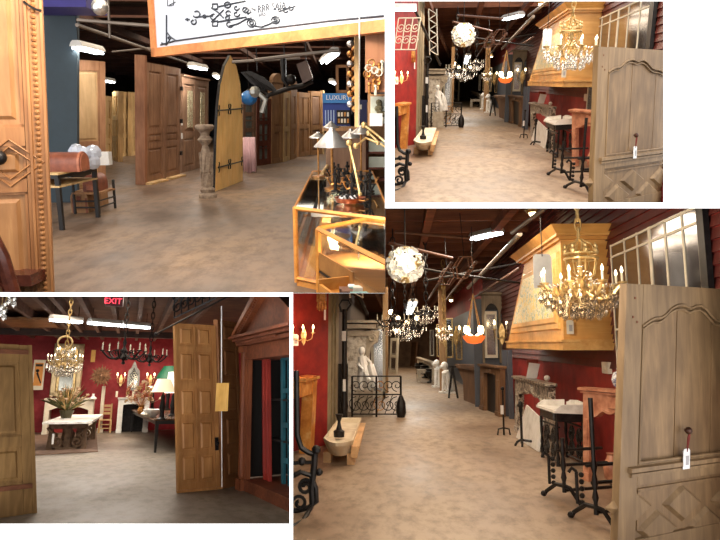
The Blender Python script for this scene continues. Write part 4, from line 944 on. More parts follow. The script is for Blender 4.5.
    table(F,f,(f.w,1.3,hh),'black framed side table with tan top before the slate pillar, '+W,PALE,BLK,'side_table',.025,.06,.05,.9,.58,None,.0)
    LEA=mottled('brown_leather',[(.3,(104,54,38)),(.7,(148,84,60))],8,.42)
    a=at(46,172,y=9.1); b=at(86,172,y=9.1); g=Fr(V3((a.x,9.1,hh)),V3((0,1,0)),V3((0,0,1)),V3((1,0,0)))
    root=thing(F,'leather_bag',V3(((a.x+b.x)/2,9.1,hh)),'brown leather barrel bag lying on the black side table, '+W,'bag')
    L=b.x-a.x; pr=[(-.16,.0),(.16,0)]+[(.17*cos(t),.1+.16*sin(t)) for t in [i*PI/10 for i in range(11)]]; m=MB(); m.prism(g,pr,0,L-.012); build(F,'bag_body',m,LEA,root,sharp=.9)
    m=MB(); m.prism(g,[(x*1.04,y*1.04) for x,y in pr],L-.05,L-.02); m.prism(g,[(x*.9,y*.92+.01) for x,y in pr],L-.012,L); build(F,'end_panel',m,mottled('tan_leather',[(.3,(150,84,58)),(.7,(186,116,84))],8,.42),root)
    m=MB(); c=at(90,168,y=9.7); c.z=hh; rr=random.Random(3)
    for i in range(9): m.ball(c+V3((rr.uniform(-.17,.13),rr.uniform(-.3,.1),rr.uniform(.08,.26))),rr.uniform(.08,.13),8)
    m.ball(c+V3((.08,-.1,.09)),.12,8)
    build(F,'plastic_bag',m,film('crumpled_plastic',(210,216,230),.6),None,'crumpled clear plastic bag on the black side table behind the leather bag, '+W,'bag')
    m=MB(); m.bx(c.x+.0,c.x+.14,10.1,10.25,hh,hh+.2); build(F,'carton',m,WHITE,None,'small white carton at the back of the black side table, '+W,'box')
    m=MB(); c=at(52,150,y=9.3); c.z=hh; m.lathe(c,[(.06,0),(.02,.06),(.03,.2),(.11,.3)],10); 
    # domed trunk under
    a=at(69,214,z=0); b=at(86,214,z=0); g=Fr(V3(((a.x+b.x)/2,a.y+.1,0)),V3((1,0,0)),V3((0,0,1)))
    root=thing(F,'domed_trunk',g.o,'small domed wooden trunk on the floor under the black table, '+W,'trunk')
    hw=(b.x-a.x)/2; m=MB(); m.prism(g,[(-hw,0),(hw,0),(hw,.24)]+[(hw*cos(t),.24+.12*sin(t)) for t in [i*PI/8 for i in range(1,8)]]+[(-hw,.24)],-.9,0); build(F,'trunk_body',m,TAN,root)
    m=MB(); 
    for x in (-hw*.8,hw*.7): m.slab(g,x,x+.03,0,.24,0,.01)
    m.slab(g,-.03,.03,.2,.27,0,.02); build(F,'straps_and_lock',m,LEA,root)
    # stool with basket
    bl=fl(100,214); br=fl(117,208); f=Fr(bl,br-bl,V3((0,0,1))); f.w=(br-bl).length; sh=.34
    DKW=wood('dark_walnut',(48,30,22),(84,56,40),1,'z')
    root=thing(F,'ladderback_chair',f.p(f.w/2,0,-.2),'low dark wooden chair with rush seat behind the black table, '+W,'chair'); dd=.42
    m=MB(); m.slab(f,0,f.w,sh-.03,sh,-dd,0); build(F,'seat',m,TAN,root)
    for x,n,hz in ((0.02,-.02,sh),(f.w-.02,-.02,sh+.12),(.02,-dd+.02,sh+.5),(f.w-.02,-dd+.02,sh+.5)):
        m=MB(); m.tube([f.p(x,0,n),f.p(x,hz,n)],.022,8); m.ball(f.p(x,hz,n),.028,6); build(F,'leg',m,BLK,root)
    for z in (.1,.2): m=MB(); m.tube([f.p(.02,z,-.02),f.p(f.w-.02,z,-.02)],.013,6); m.tube([f.p(.02,z,-.02),f.p(.02,z,-dd)],.013,6); build(F,'stretcher',m,BLK,root)
    for z in (sh+.18,sh+.36): m=MB(); m.slab(f,.02,f.w-.02,z,z+.08,-dd,-dd+.03); build(F,'back_slat',m,BLK,root)
    c=f.p(f.w*.45,sh,-.18); g=Fr(c,V3((1,0,0)),V3((0,0,1))); m=MB(); m.prism(g,[(-.11,0),(.12,0),(.12,.14)]+[(.005+.115*cos(t),.14+.13*sin(t)) for t in [i*PI/8 for i in range(1,8)]]+[(-.11,.14)],-.25,.2)
    root=thing(F,'leather_satchel',c,'round topped brown leather satchel on the low dark chair, '+W,'bag'); build(F,'bag_body',m,LEA,root,sharp=.9)
    m=MB(); m.slab(g,-.06,.06,.02,.12,.2,.225,.01); build(F,'front_pocket',m,mottled('tan_leather',[(.3,(150,84,58)),(.7,(186,116,84))],8,.42),root)
    # 6 pale rear doors
    for i,(u0,u1,v0,v1,vt,lb) in enumerate(((100,112,166,162,95,'leftmost pale plank door'),(112,118,160,162,92,'thin edge-on pale door'),(118,131,158,155,91,'pale door with blocky lock rails and two knobs'),(131.5,142,156,154,92,'pale door half hidden by the brown double door'))):
        bl=fl(u0,v0); br=fl(u1,v1); f=board(bl,br,at(u0+.3,vt,y=bl.y))
        panel_door(F,f,lb+' standing far back left, '+W,PALE,[(.16,.42),(.58,.84)],[(.05,.3),(.36,.6),(.66,.94)],'pale_pine_door','door',.15,.05,PALE,'pale stripped doors standing far back, '+W,(.88,.5) if i==2 else None)
    # 7 brown double door
    bl=fl(146.5,184.5); br=fl(180,176); f=board(bl,br,at(146,62,y=bl.y))
    def posts(root,f):
        m=MB(); m.slab(f,-.12,0,0,f.h*1.05,-.2,.02); build(F,'edge_post',m,wood('pinkish_oak',(140,92,64),(180,130,98),1,'z'),root)
        m=MB(); m.slab(f,f.w*.47,f.w*.53,0,f.h,0,.02,.004); build(F,'meeting_stile',m,BROWN,root)
        for s in (.03,.6):
            m=MB(); m.slab(f,f.w*s-.15,f.w*s+f.w*.4,-.0,.05,.0,.16); build(F,'support_foot',m,PALE,root)
        for t in (.2,.5,.8):
            m=MB(); m.slab(f,f.w*.98,f.w*1.02,f.h*t,f.h*t+.1,0,.05); build(F,'hinge',m,IRON,root)
    panel_door(F,f,'brown oak double door with carved panels standing on pale feet, '+W,BROWN,[(.08,.42),(.58,.92)],[(.06,.3),(.34,.42),(.46,.94)],'oak_double_door','door',.12,.035,BROWN,None,None,posts)
    # 8 second double door with cream medallions
    bl=fl(182,173); br=fl(208,165.5); f=board(bl,br,at(182,76,y=bl.y))
    def med(root,f):
        for a in (.1,.57):
            m=MB(); m.slab(f,f.w*(a+.1),f.w*(a+.26),f.h*.47,f.h*.86,-.02,.012,.004); build(F,'painted_medallion_strip',m,mottled('cream_painted_medallions',[(.4,(214,204,170)),(.5,(120,110,80)),(.6,(222,212,180))],22,.6,0,0),root)
            for i in range(5):
                m=MB(); c=(f.w*(a+.18),f.h*(.5+.08*i)); m.tube([f.p(c[0]+.035*cos(t),c[1]+.06*sin(t),.014) for t in [j*PI/5 for j in range(10)]],.006,4,True); build(F,'medallion',m,BROWN,root)
        m=MB(); m.slab(f,0,f.w,f.h,f.h+.05,-.1,.05); build(F,'top_moulding',m,BROWN,root)
        m=MB(); m.slab(f,-.08,-.02,f.h*.36,f.h*.42,.0,.03); build(F,'tag',m,WHITE,root); m=MB(); m.slab(f,-.08,-.02,f.h*.5,f.h*.53,.0,.03); build(F,'tag',m,WHITE,root)
    panel_door(F,f,'brown double door with cream painted medallion panels behind the oak double door, '+W,wood('warm_grey_oak',(126,94,72),(168,132,104),1,'z'),[(.08,.44),(.56,.92)],[(.05,.36),(.42,.93)],'medallion_door','door',.12,.035,wood('warm_grey_oak',(126,94,72),(168,132,104),1,'z'),None,None,med)
    # 9 newel pedestal
    b=fl(208,197.5); ms=mottled('weathered_plaster',[(.3,(112,92,76)),(.7,(168,148,126))],12,.8,0,.5,.01)
    root=thing(F,'carved_pedestal',b,'weathered carved baluster pedestal standing left of the arched plank door, '+W,'pedestal')
    m=MB(); m.lathe(b,[(.17,0),(.17,.06),(.12,.1),(.15,.16),(.09,.2)],14); build(F,'base',m,ms,root)
    m=MB(); m.lathe(b,[(.09,.2),(.1,.4),(.08,.46),(.12,.5),(.1,.56),(.11,.82),(.08,.88),(.06,.98),(.14,1.08),(.08,1.16),(.1,1.22)],14); build(F,'shaft',m,ms,root)
    for i in range(8):
        a=i*PI/4; m=MB(); m.tube([b+V3((.095*cos(a),.095*sin(a),.22)),b+V3((.115*cos(a+.5),.115*sin(a+.5),.5)),b+V3((.115*cos(a+1),.115*sin(a+1),.85))],.014,5); build(F,'carved_flute',m,ms,root)
    m=MB(); m.lathe(b,[(.1,1.22),(.17,1.28),(.18,1.33),(.15,1.36)],14); build(F,'top_plate',m,ms,root)
    # 10 arched plank door
    bl=fl(215,191.5); br=fl(242.5,181); f=board(bl,br,at(217.5,100,y=bl.y)); P=lambda u,v:onb(F,f,u,v)
    YP=wood('yellow_pine_planks',(244,188,104),(253,214,146),1.2,'z',.5,(232,228,222))
    root=thing(F,'arched_plank_door',f.p(f.w/2,0),'tall pointed arch plank door of yellow pine with black iron straps, '+W,'door')
    oL=[(215,191.5),(216.5,140),(218,108),(220.5,85),(225,66),(230.5,55.5)]; oR=[(243,181),(243,140),(242.5,108),(240.5,84),(236.5,66),(230.5,55.5)]
    A=[P(*q) for q in oL]; B=[P(*q) for q in oR]
    N=5
    for i in range(N):
        a=i/N; b=(i+1)/N-.008; m=MB()
        pl=[(p[0]+(q[0]-p[0])*a,p[1]+(q[1]-p[1])*a) for p,q in zip(A,B)]; pr=[(p[0]+(q[0]-p[0])*b,p[1]+(q[1]-p[1])*b) for p,q in zip(A,B)]
        m.ring(f,pl,pr,-.04,0); build(F,'plank',m,YP,root)
    m=MB(); m.ring(f,[(x-.02,y) for x,y in A],[(x-.001,y) for x,y in A],-.05,.0); build(F,'edge_band',m,IRON,root)
    for v in (109,166):
        m=MB(); p=P(217.5,v+1.5); q=P(242,v-.5) if v<120 else P(242,v-5); fx=P(229,v if v<120 else v-2)
        m.tube([f.p(p[0],p[1],.015),f.p(q[0],q[1],.015)],.014,5)
        for c,sg in ((p,1),(q,-1),(fx,1),(fx,-1)):
            for s in (-1,1): m.tube([f.p(c[0]+sg*.02,c[1],.015),f.p(c[0]+sg*.07,c[1]+s*.035,.015),f.p(c[0]+sg*.08,c[1]+s*.085,.015),f.p(c[0]+sg*.05,c[1]+s*.1,.015)],.012,5)
        build(F,'iron_strap',m,IRON,root)
    # 11 pink cloth
    bl=fl(244,173); f=Fr(bl,V3((1,0,0)),V3((0,0,1))); mp=F.mpp(bl.y); w=12*mp; h=35*mp
    root=thing(F,'draped_cloth_stand',f.p(w/2,0),'pale pink cloth draped over a stand right of the arched plank door, '+W,'cloth')
    m=MB(); n=14; fr_=[]; 
    for i in range(n+1): fr_.append((w*i/n,.03*sin(i*1.9)))
    vs=[];fs=[]
    for x,d in fr_: vs+= [f.p(x,.02+.03*sin(x*30),.06+d),f.p(x,h,.02+d*.3),f.p(x,h+.02,-.1),f.p(x,.05,-.2-d)]
    for i in range(n):
        for j in range(3): fs.append((i*4+j,(i+1)*4+j,(i+1)*4+j+1,i*4+j+1))
        fs.append((i*4+3,(i+1)*4+3,(i+1)*4,i*4))
    fs+= [(0,1,2,3),(n*4+3,n*4+2,n*4+1,n*4)]; m.add(vs,fs); build(F,'cloth',m,plain('pale_pink_cotton',(222,180,184),.8),root,sharp=2)
    # 12 french doors & others
    GLZ=mottled('dusty_glass',[(.3,(96,104,102)),(.7,(150,158,150))],3,.2,0,0)
    defs=[(243,256,170,167.5,100,'brown french door with glass panes',BROWN,GLZ,[(.2,.8)],[(.08,.3),(.36,.55),(.59,.78),(.82,.95)]),
          (257,271,166,164,98,'reddish brown glazed door',wood('red_mahogany_door',(92,44,30),(134,72,50),1,'z'),GLZ,[(.18,.48),(.54,.84)],[(.08,.3),(.36,.62),(.66,.94)]),
          (272,283,164,162,82,'carved tan armoire door with crest',TAN,TAN,[(.2,.8)],[(.06,.4),(.46,.92)]),
          (284,290,162,160,92,'narrow pale door edge',PALE,TAN,[(.25,.75)],[(.06,.44),(.5,.93)]),
          (291,297,160,158,88,'tall brown door with rounded head',TAN,TAN,[(.25,.75)],[(.06,.44),(.5,.9)]),
          (299,310,157,155,92,'tan plank door with tall panels',TAN,TAN,[(.1,.42),(.56,.9)],[(.06,.44),(.5,.93)]),
          (311,322,155,154,91,'light brown door framed by a pale jamb',TAN,BROWN,[(.12,.84)],[(.06,.4),(.46,.93)])]
    for u0,u1,v0,v1,vt,lb,ma,pm,cs,rs in defs:
        bl=fl(u0,v0); br=fl(u1,v1); f=board(bl,br,at(u0,vt,y=bl.y))
        def ex(root,f,lb=lb):
            if 'armoire' in lb or 'rounded' in lb:
                m=MB(); m.ring(f,[(f.w*.5+f.w*.5*cos(PI-PI*i/12),f.h+.28*sin(PI*i/12)) for i in range(13)],[(f.w*i/12,f.h) for i in range(13)],-.1,.03); build(F,'crest',m,TAN,root)
            if 'jamb' in lb:
                m=MB(); m.slab(f,f.w,f.w+.12,0,f.h*1.02,-.1,.03); build(F,'jamb',m,PALE,root)
            if 'glazed' in lb or 'french' in lb:
                m=MB(); 
                for t in (.25,.45,.7): m.slab(f,f.w*.1,f.w*.9,f.h*t,f.h*t+.03,-.02,.012)
                build(F,'glazing_bar',m,ma,root)
        panel_door(F,f,lb+' in the back row, '+W,ma,cs,rs,'standing_door','door',.14,.05,pm,'row of old doors standing at the back, '+W,None,ex)
    m=MB(); m.ball(at(249,98,y=16),.2,16,.9); root=thing(F,'blue_globe',at(249,98,y=16)-V3((0,0,.2)),'bright blue glass globe hanging behind the arched plank door, '+W,'globe'); build(F,'globe',m,plain('cobalt_glass',(50,120,190),.15),root)
    m=MB(); c=at(249,98,y=16); m.tube([c+V3((0,0,.18)),V3((c.x,c.y,4.0))],.01,5); m.lathe(c+V3((0,0,.15)),[(.08,0),(.03,.06)],8); build(F,'hanging_wire',m,IRON,root)
    # 14 hanging iron griffin
    y=12.5; c=at(275,90,y=y); f=Fr(c,V3((1,0,0)),V3((0,0,1))); mp=F.mpp(y); X=lambda u,v,n=0:f.p((u-275)*mp,(90-v)*mp,n)
    root=thing(F,'hanging_griffin',c,'dark iron winged griffin bracket hanging from the ceiling before the doors, '+W,'hanging sculpture')
    m=MB(); m.tube([X(312,81),X(302,86),X(290,88),X(278,92),X(268,95),X(260,90),X(256,84)],.055,8,False,.035); m.tube([X(268,95),X(262,101),X(263,108)],.05,6); build(F,'curved_body',m,IRON,root)
    m=MB(); m.prism(f,[((u-275)*mp,(90-v)*mp) for u,v in ((242,73),(252,72),(263,77),(272,84),(278,92),(270,90),(262,90),(252,84))],-.06,.02)
    for i in range(5): m.tube([X(246+i*5,74+i*3,.03),X(262+i*3,88+i,.05)],.02,5)
    build(F,'wing',m,IRON,root)
    m=MB(); m.prism(f,[((u-275)*mp,(90-v)*mp) for u,v in ((297,66),(307,62),(313,79),(303,84))],-.15,.15); build(F,'mounting_plate',m,plain('rusted_plate',(92,74,66),.7),root)
    m=MB(); m.tube([X(284,60),X(284,80),X(288,86)],.06,8,False,.04); m.ball(X(291,80),.1,10); build(F,'neck',m,IRON,root)
    m=MB(); m.ball(X(256,92,.1),.11,8); m.tube([X(258,92,.1),X(266,100,.1),X(262,112,.1)],.05,6); build(F,'tail_leaf',m,plain('silver_leaf',(170,168,160),.35,.6),root)
    for u,v in ((258,72),(285,60),(306,63)):
        m=MB(); p=X(u,v); m.tube([p,V3((p.x,p.y,4.0))],.012,5); build(F,'hanging_chain',m,IRON,root)
    # 15 sign board
    Pl=at(155,52,y=7.0); Q=at(392,23,y=7.0); z=Pl.z; Q=at(392,24,z=z); f=board(Pl,Q,Pl+V3((0,0,1))); f.v=V3((0,0,1)); w=f.w; h=1.25
    FRW=wood('orange_frame_wood',(186,108,54),(214,142,84),1,'x',.5)
    root=thing(F,'hanging_sign_board',f.p(w/2,0),'large white hanging sign board with black scrollwork drawing in wooden frame, '+W,'sign')
    m=MB(); m.slab(f,0,w,0,h,-.04,0); build(F,'white_board',m,mottled('white_sign_board',[(.3,(176,182,194)),(.7,(196,200,208))],1.5,.35,0,0),root)
    for a in ((-.03,.045,-.05,h),(-.03,w,-.05,.035)):
        m=MB(); m.slab(f,*a,-.06,.03); build(F,'frame_rail',m,FRW,root)
    S=lambda u,v:f.p(*onb(F,f,u,v),.006)
    INK=plain('black_ink_paint',(44,50,60),.6)
    def ink(segs,r=.008):
        m=MB()
        for s in segs: m.tube([S(*q) for q in s],r,4)
        build(F,'drawn_scrollwork',m,INK,root)
    def circ(u,v,r,a0=0,a1=6.28,n=10,k=0): return [(u+(r-k*i/n)*cos(a0+(a1-a0)*i/n),v+(r-k*i/n)*.9*sin(a0+(a1-a0)*i/n)) for i in range(n+1)]
    ink([[(167,15),(167,45)],[(161,45),(175,41)],[(175,41),(240,32)],[(240,32),(330,21)],[(330,21),(384,16)],[(162,43),(167,45),(170,40)],[(167,32),(171,37),(177,41)],circ(170,38,1.3)])
    ink([circ(197,14,4,2.5,-2.2,10,1),circ(194,22,3,-1,4.6,10,1),[(187.5,18),(188,21)],[(186,19.5),(190,19.5)],[(197,17),(213,16)],circ(205,16.5,1.6),[(212,8),(218,12),(224,18)],[(212,22),(218,16),(224,10)],circ(214,17,3,1,5)])
    ink([[(213,4),(218,4),(218,9),(213,9),(213,4)],[(213,22),(218,21),(218,26),(213,26),(213,22)],[(218,7),(236,3),(246,1)],[(218,22),(236,19),(247,17)],circ(228,5,3.2,0,6),circ(237,8,3,0,5,10,1.6),circ(237,14,3.4,0,5,10,1.8),circ(229,13,3,1,6,10,1),circ(230,24,4,.5,5,10,2),circ(246,10,3,0,5.5),circ(228,18,2,0,6)])
    ink([[(230,26),(238,24),(247,19),(252,18)],circ(252,23,4.4),circ(252,23,2,0,6),[(256,26),(262,27),(270,24),(276,21)],circ(276,20,4),circ(276,20,1.6),[(244,12),(248,8),(252,12),(248,14)],[(252,8),(256,10)]])
    ink([circ(286,10,2.6,.5,5.5),circ(291,8,2.8,0,4.6,10,1),[(282,11),(287,9),(296,6)],circ(280,10,1.6)],.006)
    tm=text_mb('RRR SAJA',Fr(S(258,13),f.u,(S(258,4)-S(258,13)).normalized(),f.n),0,0,(S(258,5)-S(258,13)).length,.002); build(F,'sketched_lettering',tm,INK,root)
    tm=text_mb('OUGS',Fr(S(258,17),f.u,(S(258,4)-S(258,13)).normalized(),f.n),0,0,(S(258,5)-S(258,13)).length*.45,.002); build(F,'sketched_lettering',tm,INK,root)
    m=MB(); m.tube([S(170,5)+V3((0,0,0)),S(176,2)],.004,4); m.tube([S(168,0),S(168,6),S(174,5),S(174,0)],.004,4); build(F,'drawn_scrollwork',m,INK,root)
    # white cord and timber post beside sign
    p=at(357,30,y=5.6); m=MB(); m.bx(p.x-.022,p.x+.02,5.6,5.7,at(357,127,y=5.6).z,at(357,26,y=5.6).z); build(F,'timber_post',m,PALE,None,'slim pale timber post rising from the display counter, '+W,'post')
    m=MB(); m.tube([at(359.5,-20,y=4.75),at(359.5,38,y=4.75),at(359,125,y=5.5)],.006,5); build(F,'pull_rope',m,WHITE,None,'white cord hanging in front of the sign board, '+W,'cord')
    # string of brass knobs
    root=thing(F,'knob_string',at(352,112,y=5.9),'hanging string of brass and crystal door knobs beside the timber post, '+W,'string of knobs')
    m=MB(); m.tube([at(352,38,y=5.9),at(352,114,y=5.9)],.006,5); build(F,'cord',m,IRON,root)
    for i in range(14):
        c=at(352+(2.5 if i%2 else -2),44+i*5,y=5.9); m=MB(); m.ball(c,.03,10); m.rod(c,at(352,44+i*5,y=5.9),.013); build(F,'brass_knob',m,BRASS if i%4 else CHROME,root)
    # wooden board with hardware
    p=at(366,92,y=5.0); q=at(395,4,y=5.0); m=MB(); m.hexa([V3((p.x,5.15,p.z)),V3((q.x,5.1,p.z)),V3((q.x,5.1,q.z+.05)),V3((p.x,5.15,at(366,8,y=5).z))],[V3((p.x,5.05,p.z)),V3((q.x,5.0,p.z)),V3((q.x,5.0,q.z+.05)),V3((p.x,5.05,at(366,8,y=5).z))])
    root=thing(F,'hardware_board',V3(((p.x+q.x)/2,5.1,p.z)),'brown plywood board with brass hardware hung at the right edge, '+W,'board'); build(F,'plywood_board',m,wood('brown_plywood',(150,92,52),(180,118,70),1,'z'),root)
    rr=random.Random(9)
    for i in range(14):
        u=367+rr.random()*17; v=60+rr.random()*28; c=at(u,v,y=4.99); m=MB()
        if i%2: m.rod(c,c+V3((0,0,-.07)),.011); m.ball(c,.017,8)
        else: m.tube([c+V3((.025*cos(t),-.01,.025*sin(t))) for t in [j*PI/4 for j in range(8)]],.007,5,True)
        build(F,'brass_fitting',m,BRASS if i%3 else CREAM,root)
    p=at(368,126,y=5.3); q=at(392,94,y=5.3); m=MB(); m.bx(p.x,q.x,5.3,5.34,p.z,q.z); root=thing(F,'framed_picture',V3(((p.x+q.x)/2,5.3,p.z)),'framed pale botanical picture under the hardware board, '+W,'picture'); build(F,'frame',m,TAN,root)
    m=MB(); m.bx(p.x+.02,q.x,5.285,5.3,p.z+.02,q.z-.02); build(F,'mount',m,plain('pale_celadon',(206,210,194),.6),root)
    m=MB(); c=at(381,107,y=5.28); [m.ball(c+V3((rr.uniform(-.03,.03),0,rr.uniform(-.06,.05))),.025,6) for _ in range(7)]; m.rod(c,c-V3((0,0,.13)),.005); build(F,'painted_tree',m,plain('olive_paint',(110,100,70),.7),root)
    m=MB(); p=at(370,126,y=5.2); m.bx(p.x,p.x+.1,5.2,5.24,p.z,p.z+.1); build(F,'calendar_card',m,WHITE,None,'small white calendar card leaning before the botanical picture, '+W,'card')
    # blue display stands
    BLUE=plain('royal_blue_board',(34,60,140),.5); SKY=plain('sky_blue_board',(58,130,196),.5)
    y=9.9; a=at(323,126,y=y); b=at(350,94,y=y); f=Fr(a,V3((1,0,0)),V3((0,0,1))); w=b.x-a.x; h=b.z-a.z
    root=thing(F,'blue_display_stand',f.p(w/2,0),'royal blue product display stand with white heading behind the lamps, '+W,'display stand')
    m=MB(); m.slab(f,0,w,0,h,-.12,0); build(F,'back_board',m,BLUE,root); m=MB(); m.slab(f,w*.0,w*1.05,h*.72,h*1.02,0,.03); build(F,'header',m,SKY,root)
    build(F,'heading_lettering',text_mb('LUXURY',f,w*.12,h*.82,.07,.003,'LEFT',.035),WHITE,root)
    for i in range(4): m=MB(); m.slab(f,w*(.08+i*.1),w*(.12+i*.1),h*.05,h*.5,0,.025); build(F,'product_strip',m,plain('pale_blue_plastic',(170,190,225),.4),root)
    m=MB(); m.slab(f,w*.5,w*1.0,h*.05,h*.5,0,.03); build(F,'sample_card',m,IRON,root)
    for i in range(8): m=MB(); x=w*(.55+.11*(i%4)); t=h*(.1+.2*(i//4)); m.slab(f,x,x+w*.07,t,t+h*.13,.03,.04); build(F,'sample',m,CREAM if i%3 else BRASS,root)
    y=9.9; a=at(356.5,123,y=y); b=at(367,100,y=y); f=Fr(a,V3((1,0,0)),V3((0,0,1))); w=b.x-a.x; h=b.z-a.z
    root=thing(F,'navy_box',f.p(w/2,0),'navy blue box with a white patch standing behind the timber post, '+W,'box'); m=MB(); m.slab(f,0,w,0,h,-.1,0); build(F,'carton',m,plain('navy_card',(32,34,78),.5),root); m=MB(); m.slab(f,w*.15,w*.5,h*.6,h*.8,0,.004); build(F,'label_patch',m,CREAM,root)
    # stand these on: back counter
    a=at(322,127,y=9.7); q=at(368,131,y=9.7); m=MB(); m.bx(a.x,q.x,9.7,10.4,a.z-.06,a.z); root=thing(F,'back_counter',V3((a.x+.3,10,0)),'wooden back counter carrying the blue displays, '+W,'counter'); build(F,'counter_top',m,TAN,root)
    m=MB(); m.bx(a.x+.05,q.x-.03,9.78,10.35,0,a.z-.06); build(F,'cabinet',m,BROWN,root)
    # pale window frame behind
    p=at(336,93,y=12); q=at(349,65,y=12); f=Fr(p,V3((1,0,0)),V3((0,0,1))); w=q.x-p.x; h=q.z-p.z; root=thing(F,'pine_window_frame',p,'pale pine window frame hanging above the blue display, '+W,'frame')
    for a in ((0,.05,0,h),(w-.05,w,0,h),(0,w,0,.05),(0,w,h-.05,h)): m=MB(); m.slab(f,*a,0,.05); build(F,'frame_bar',m,PINE,root)
    # 17 display counters
    zt=.73; FLc=at(295,207,z=zt); FRc=at(392,219,z=zt); BLc=at(313,171,z=zt); BRc=at(372,171,z=zt)
    root=thing(F,'glass_display_case',V3((FLc.x+.4,6.4,0)),'long glass top display case with amber wooden frame, '+W,'display case')
    def dn(p,z): return V3((p.x,p.y,z))
    m=MB(); m.hexa([dn(p,.0) for p in (FLc,FRc,BRc,BLc)],[dn(p,.05) for p in (FLc,FRc,BRc,BLc)]); build(F,'plinth',m,COUNTER,root)
    m=MB()
    for a,b in ((FLc,FRc),(FRc,BRc),(BRc,BLc),(BLc,FLc)):
        for z in (zt-.012,.07): m.tube([dn(a,z),dn(b,z)],.02,4)
    for p in (FLc,FRc,BLc,BRc): m.tube([dn(p,.03),dn(p,zt)],.022,4)
    build(F,'wooden_frame',m,COUNTER,root)
    m=MB(); m.hexa([dn(p,zt-.01) for p in (FLc,FRc,BRc,BLc)],[dn(p,zt+.0) for p in (FLc,FRc,BRc,BLc)]); build(F,'glass_top',m,glass('counter_glass',(225,235,240),.22,.03),root)
    m=MB(); 
    for a,b in ((FLc,FRc),(BLc,FLc)): 
        n=(b-a).cross(V3((0,0,1))).normalized()*.004; m.hexa([dn(a,.08),dn(b,.08),dn(b,zt-.03),dn(a,zt-.03)],[dn(a,.08)+n,dn(b,.08)+n,dn(b,zt-.03)+n,dn(a,zt-.03)+n])
    build(F,'glass_side',m,PANE,root)
    CC=(FLc+FRc+BLc+BRc)/4
    m=MB(); q=[p.lerp(CC,.04) for p in (FLc,FRc,BRc,BLc)]; m.hexa([dn(p,.38) for p in q],[dn(p,.4) for p in q]); build(F,'glass_shelf',m,PANE,root)
    AMB=wood('lit_amber_boards',(214,150,64),(240,186,104),1,'y',.5)  # yellow light inside the case is put into this wood colour
    m=MB(); m.bx(FLc.x+.55,FLc.x+.6,FLc.y-.1,BLc.y-.3,.06,.68); build(F,'back_panel',m,AMB,root)
    for i in range(6):
        z=.1+.0*i; yy=FLc.y+.1+i*.3; c=V3((FLc.x+.06,yy,.05)); m=MB(); g=Fr(c,V3((1,.1,0)),V3((.35,0,1))); m.slab(g,.0,.09,0,.5,-.02,.02,.004); build(F,'stair_baluster_sample',m,AMB,root,plabel='yellow-lit wooden slat sample')
    for i in range(5):
        c=V3((FLc.x+.2+.05*i,FLc.y+.15+.12*i,.09+.11*i)); m=MB(); m.slab(Fr(c,V3((1,0,0)),V3((0,0,1))),0,.16,0,.03,-.3,0); m.lathe(c+V3((.05,-.1,.03)),[(.03,0),(.03,.05),(.01,.07)],8); build(F,'stepped_shelf',m,TAN,root)
    m=MB(); m.bx(FLc.x+.12,FLc.x+.42,FLc.y+.5,BLc.y-.5,.56,.6); build(F,'display_tray',m,plain('pale_grey_felt',(168,172,176),.7),root)
    for i in range(9):
        c=V3((FLc.x+.2+.14*(i%2),FLc.y+.7+.28*(i//2),.6)); m=MB(); m.lathe(c,[(.03,0),(.045,.01),(.02,.03),(.03,.045)],8); build(F,'drawer_pull',m,CHROME if i%3 else BRASS,root)
    lamp(F,'POINT',(FLc.x+.3,FLc.y+.5,.5),9,(1,.75,.4),radius=.1); lamp(F,'POINT',(FLc.x+.35,FLc.y+1.4,.6),8,(1,.75,.4),radius=.1)
    # second case, nearer
    zt=.7; A=at(318,229,z=zt); B=at(392,214.5,z=zt); C=at(392,266,z=zt); D_=V3((B.x+.2,C.y-.1,zt))
    root=thing(F,'corner_display_case',V3((A.x+.3,4.4,0)),'nearer angled glass top case with drawers at the lower right corner, '+W,'display case')
    m=MB()
    for a,b in ((A,B),(A,C)): m.tube([dn(a,zt),dn(b,zt)],.02,4)
    m.tube([dn(A,0.05),dn(A,zt)],.022,4); build(F,'wooden_frame',m,COUNTER,root)
    m=MB(); m.add([dn(p,zt-.008) for p in (A,C,B)]+[dn(p,zt+.002) for p in (A,C,B)],[(0,2,1),(3,4,5),(0,1,4,3),(1,2,5,4),(2,0,3,5)]); build(F,'glass_top',m,glass('counter_glass',(225,235,240),.22,.03),root)
    f=Fr(dn(A,0),(C-A),V3((0,0,1))); f.w=(C-A).length
    BRN=wood('case_brown',(150,98,44),(176,122,62),1,'x',.5)
    m=MB(); m.slab(f,.02,f.w,.02,zt-.2,-.45,-.0); build(F,'drawer_block',m,BRN,root)
    m=MB(); m.slab(f,.02,f.w,zt-.22,zt-.2,-.45,.0); build(F,'inner_shelf',m,TAN,root)
    for z in (.2,.38):
        m=MB(); m.slab(f,.04,f.w*.52,z-.006,z+.006,0,.012); build(F,'drawer_slot',m,IRON,root)
        m=MB(); m.slab(f,.03,f.w*.55,z+.02,z+.15,0,.008,.002); build(F,'drawer_front',m,BRN,root)
    g=Fr(onb(F,f,349,272) and f.p(onb(F,f,349,272)[0],onb(F,f,352,292)[1],0),f.u,f.v,f.n)
    m=MB(); m.slab(g,0,.5,0,.02,-.05,.22); m.slab(g,0,.02,0,.1,-.05,.22); m.slab(g,0,.5,0,.07,.2,.22); build(F,'open_tray',m,COUNTER,root)
    rr=random.Random(4)
    for i in range(14):
        c=g.p(.06+rr.random()*.3,.03,rr.random()*.15); m=MB(); m.bx(c.x-.035,c.x+.035,c.y-.03,c.y+.03,c.z,c.z+.02+rr.random()*.03); build(F,'small_packet',m,[plain('teal_packet',(130,170,160),.4),WHITE,CREAM,plain('brown_packet',(120,80,60),.5)][i%4],root)
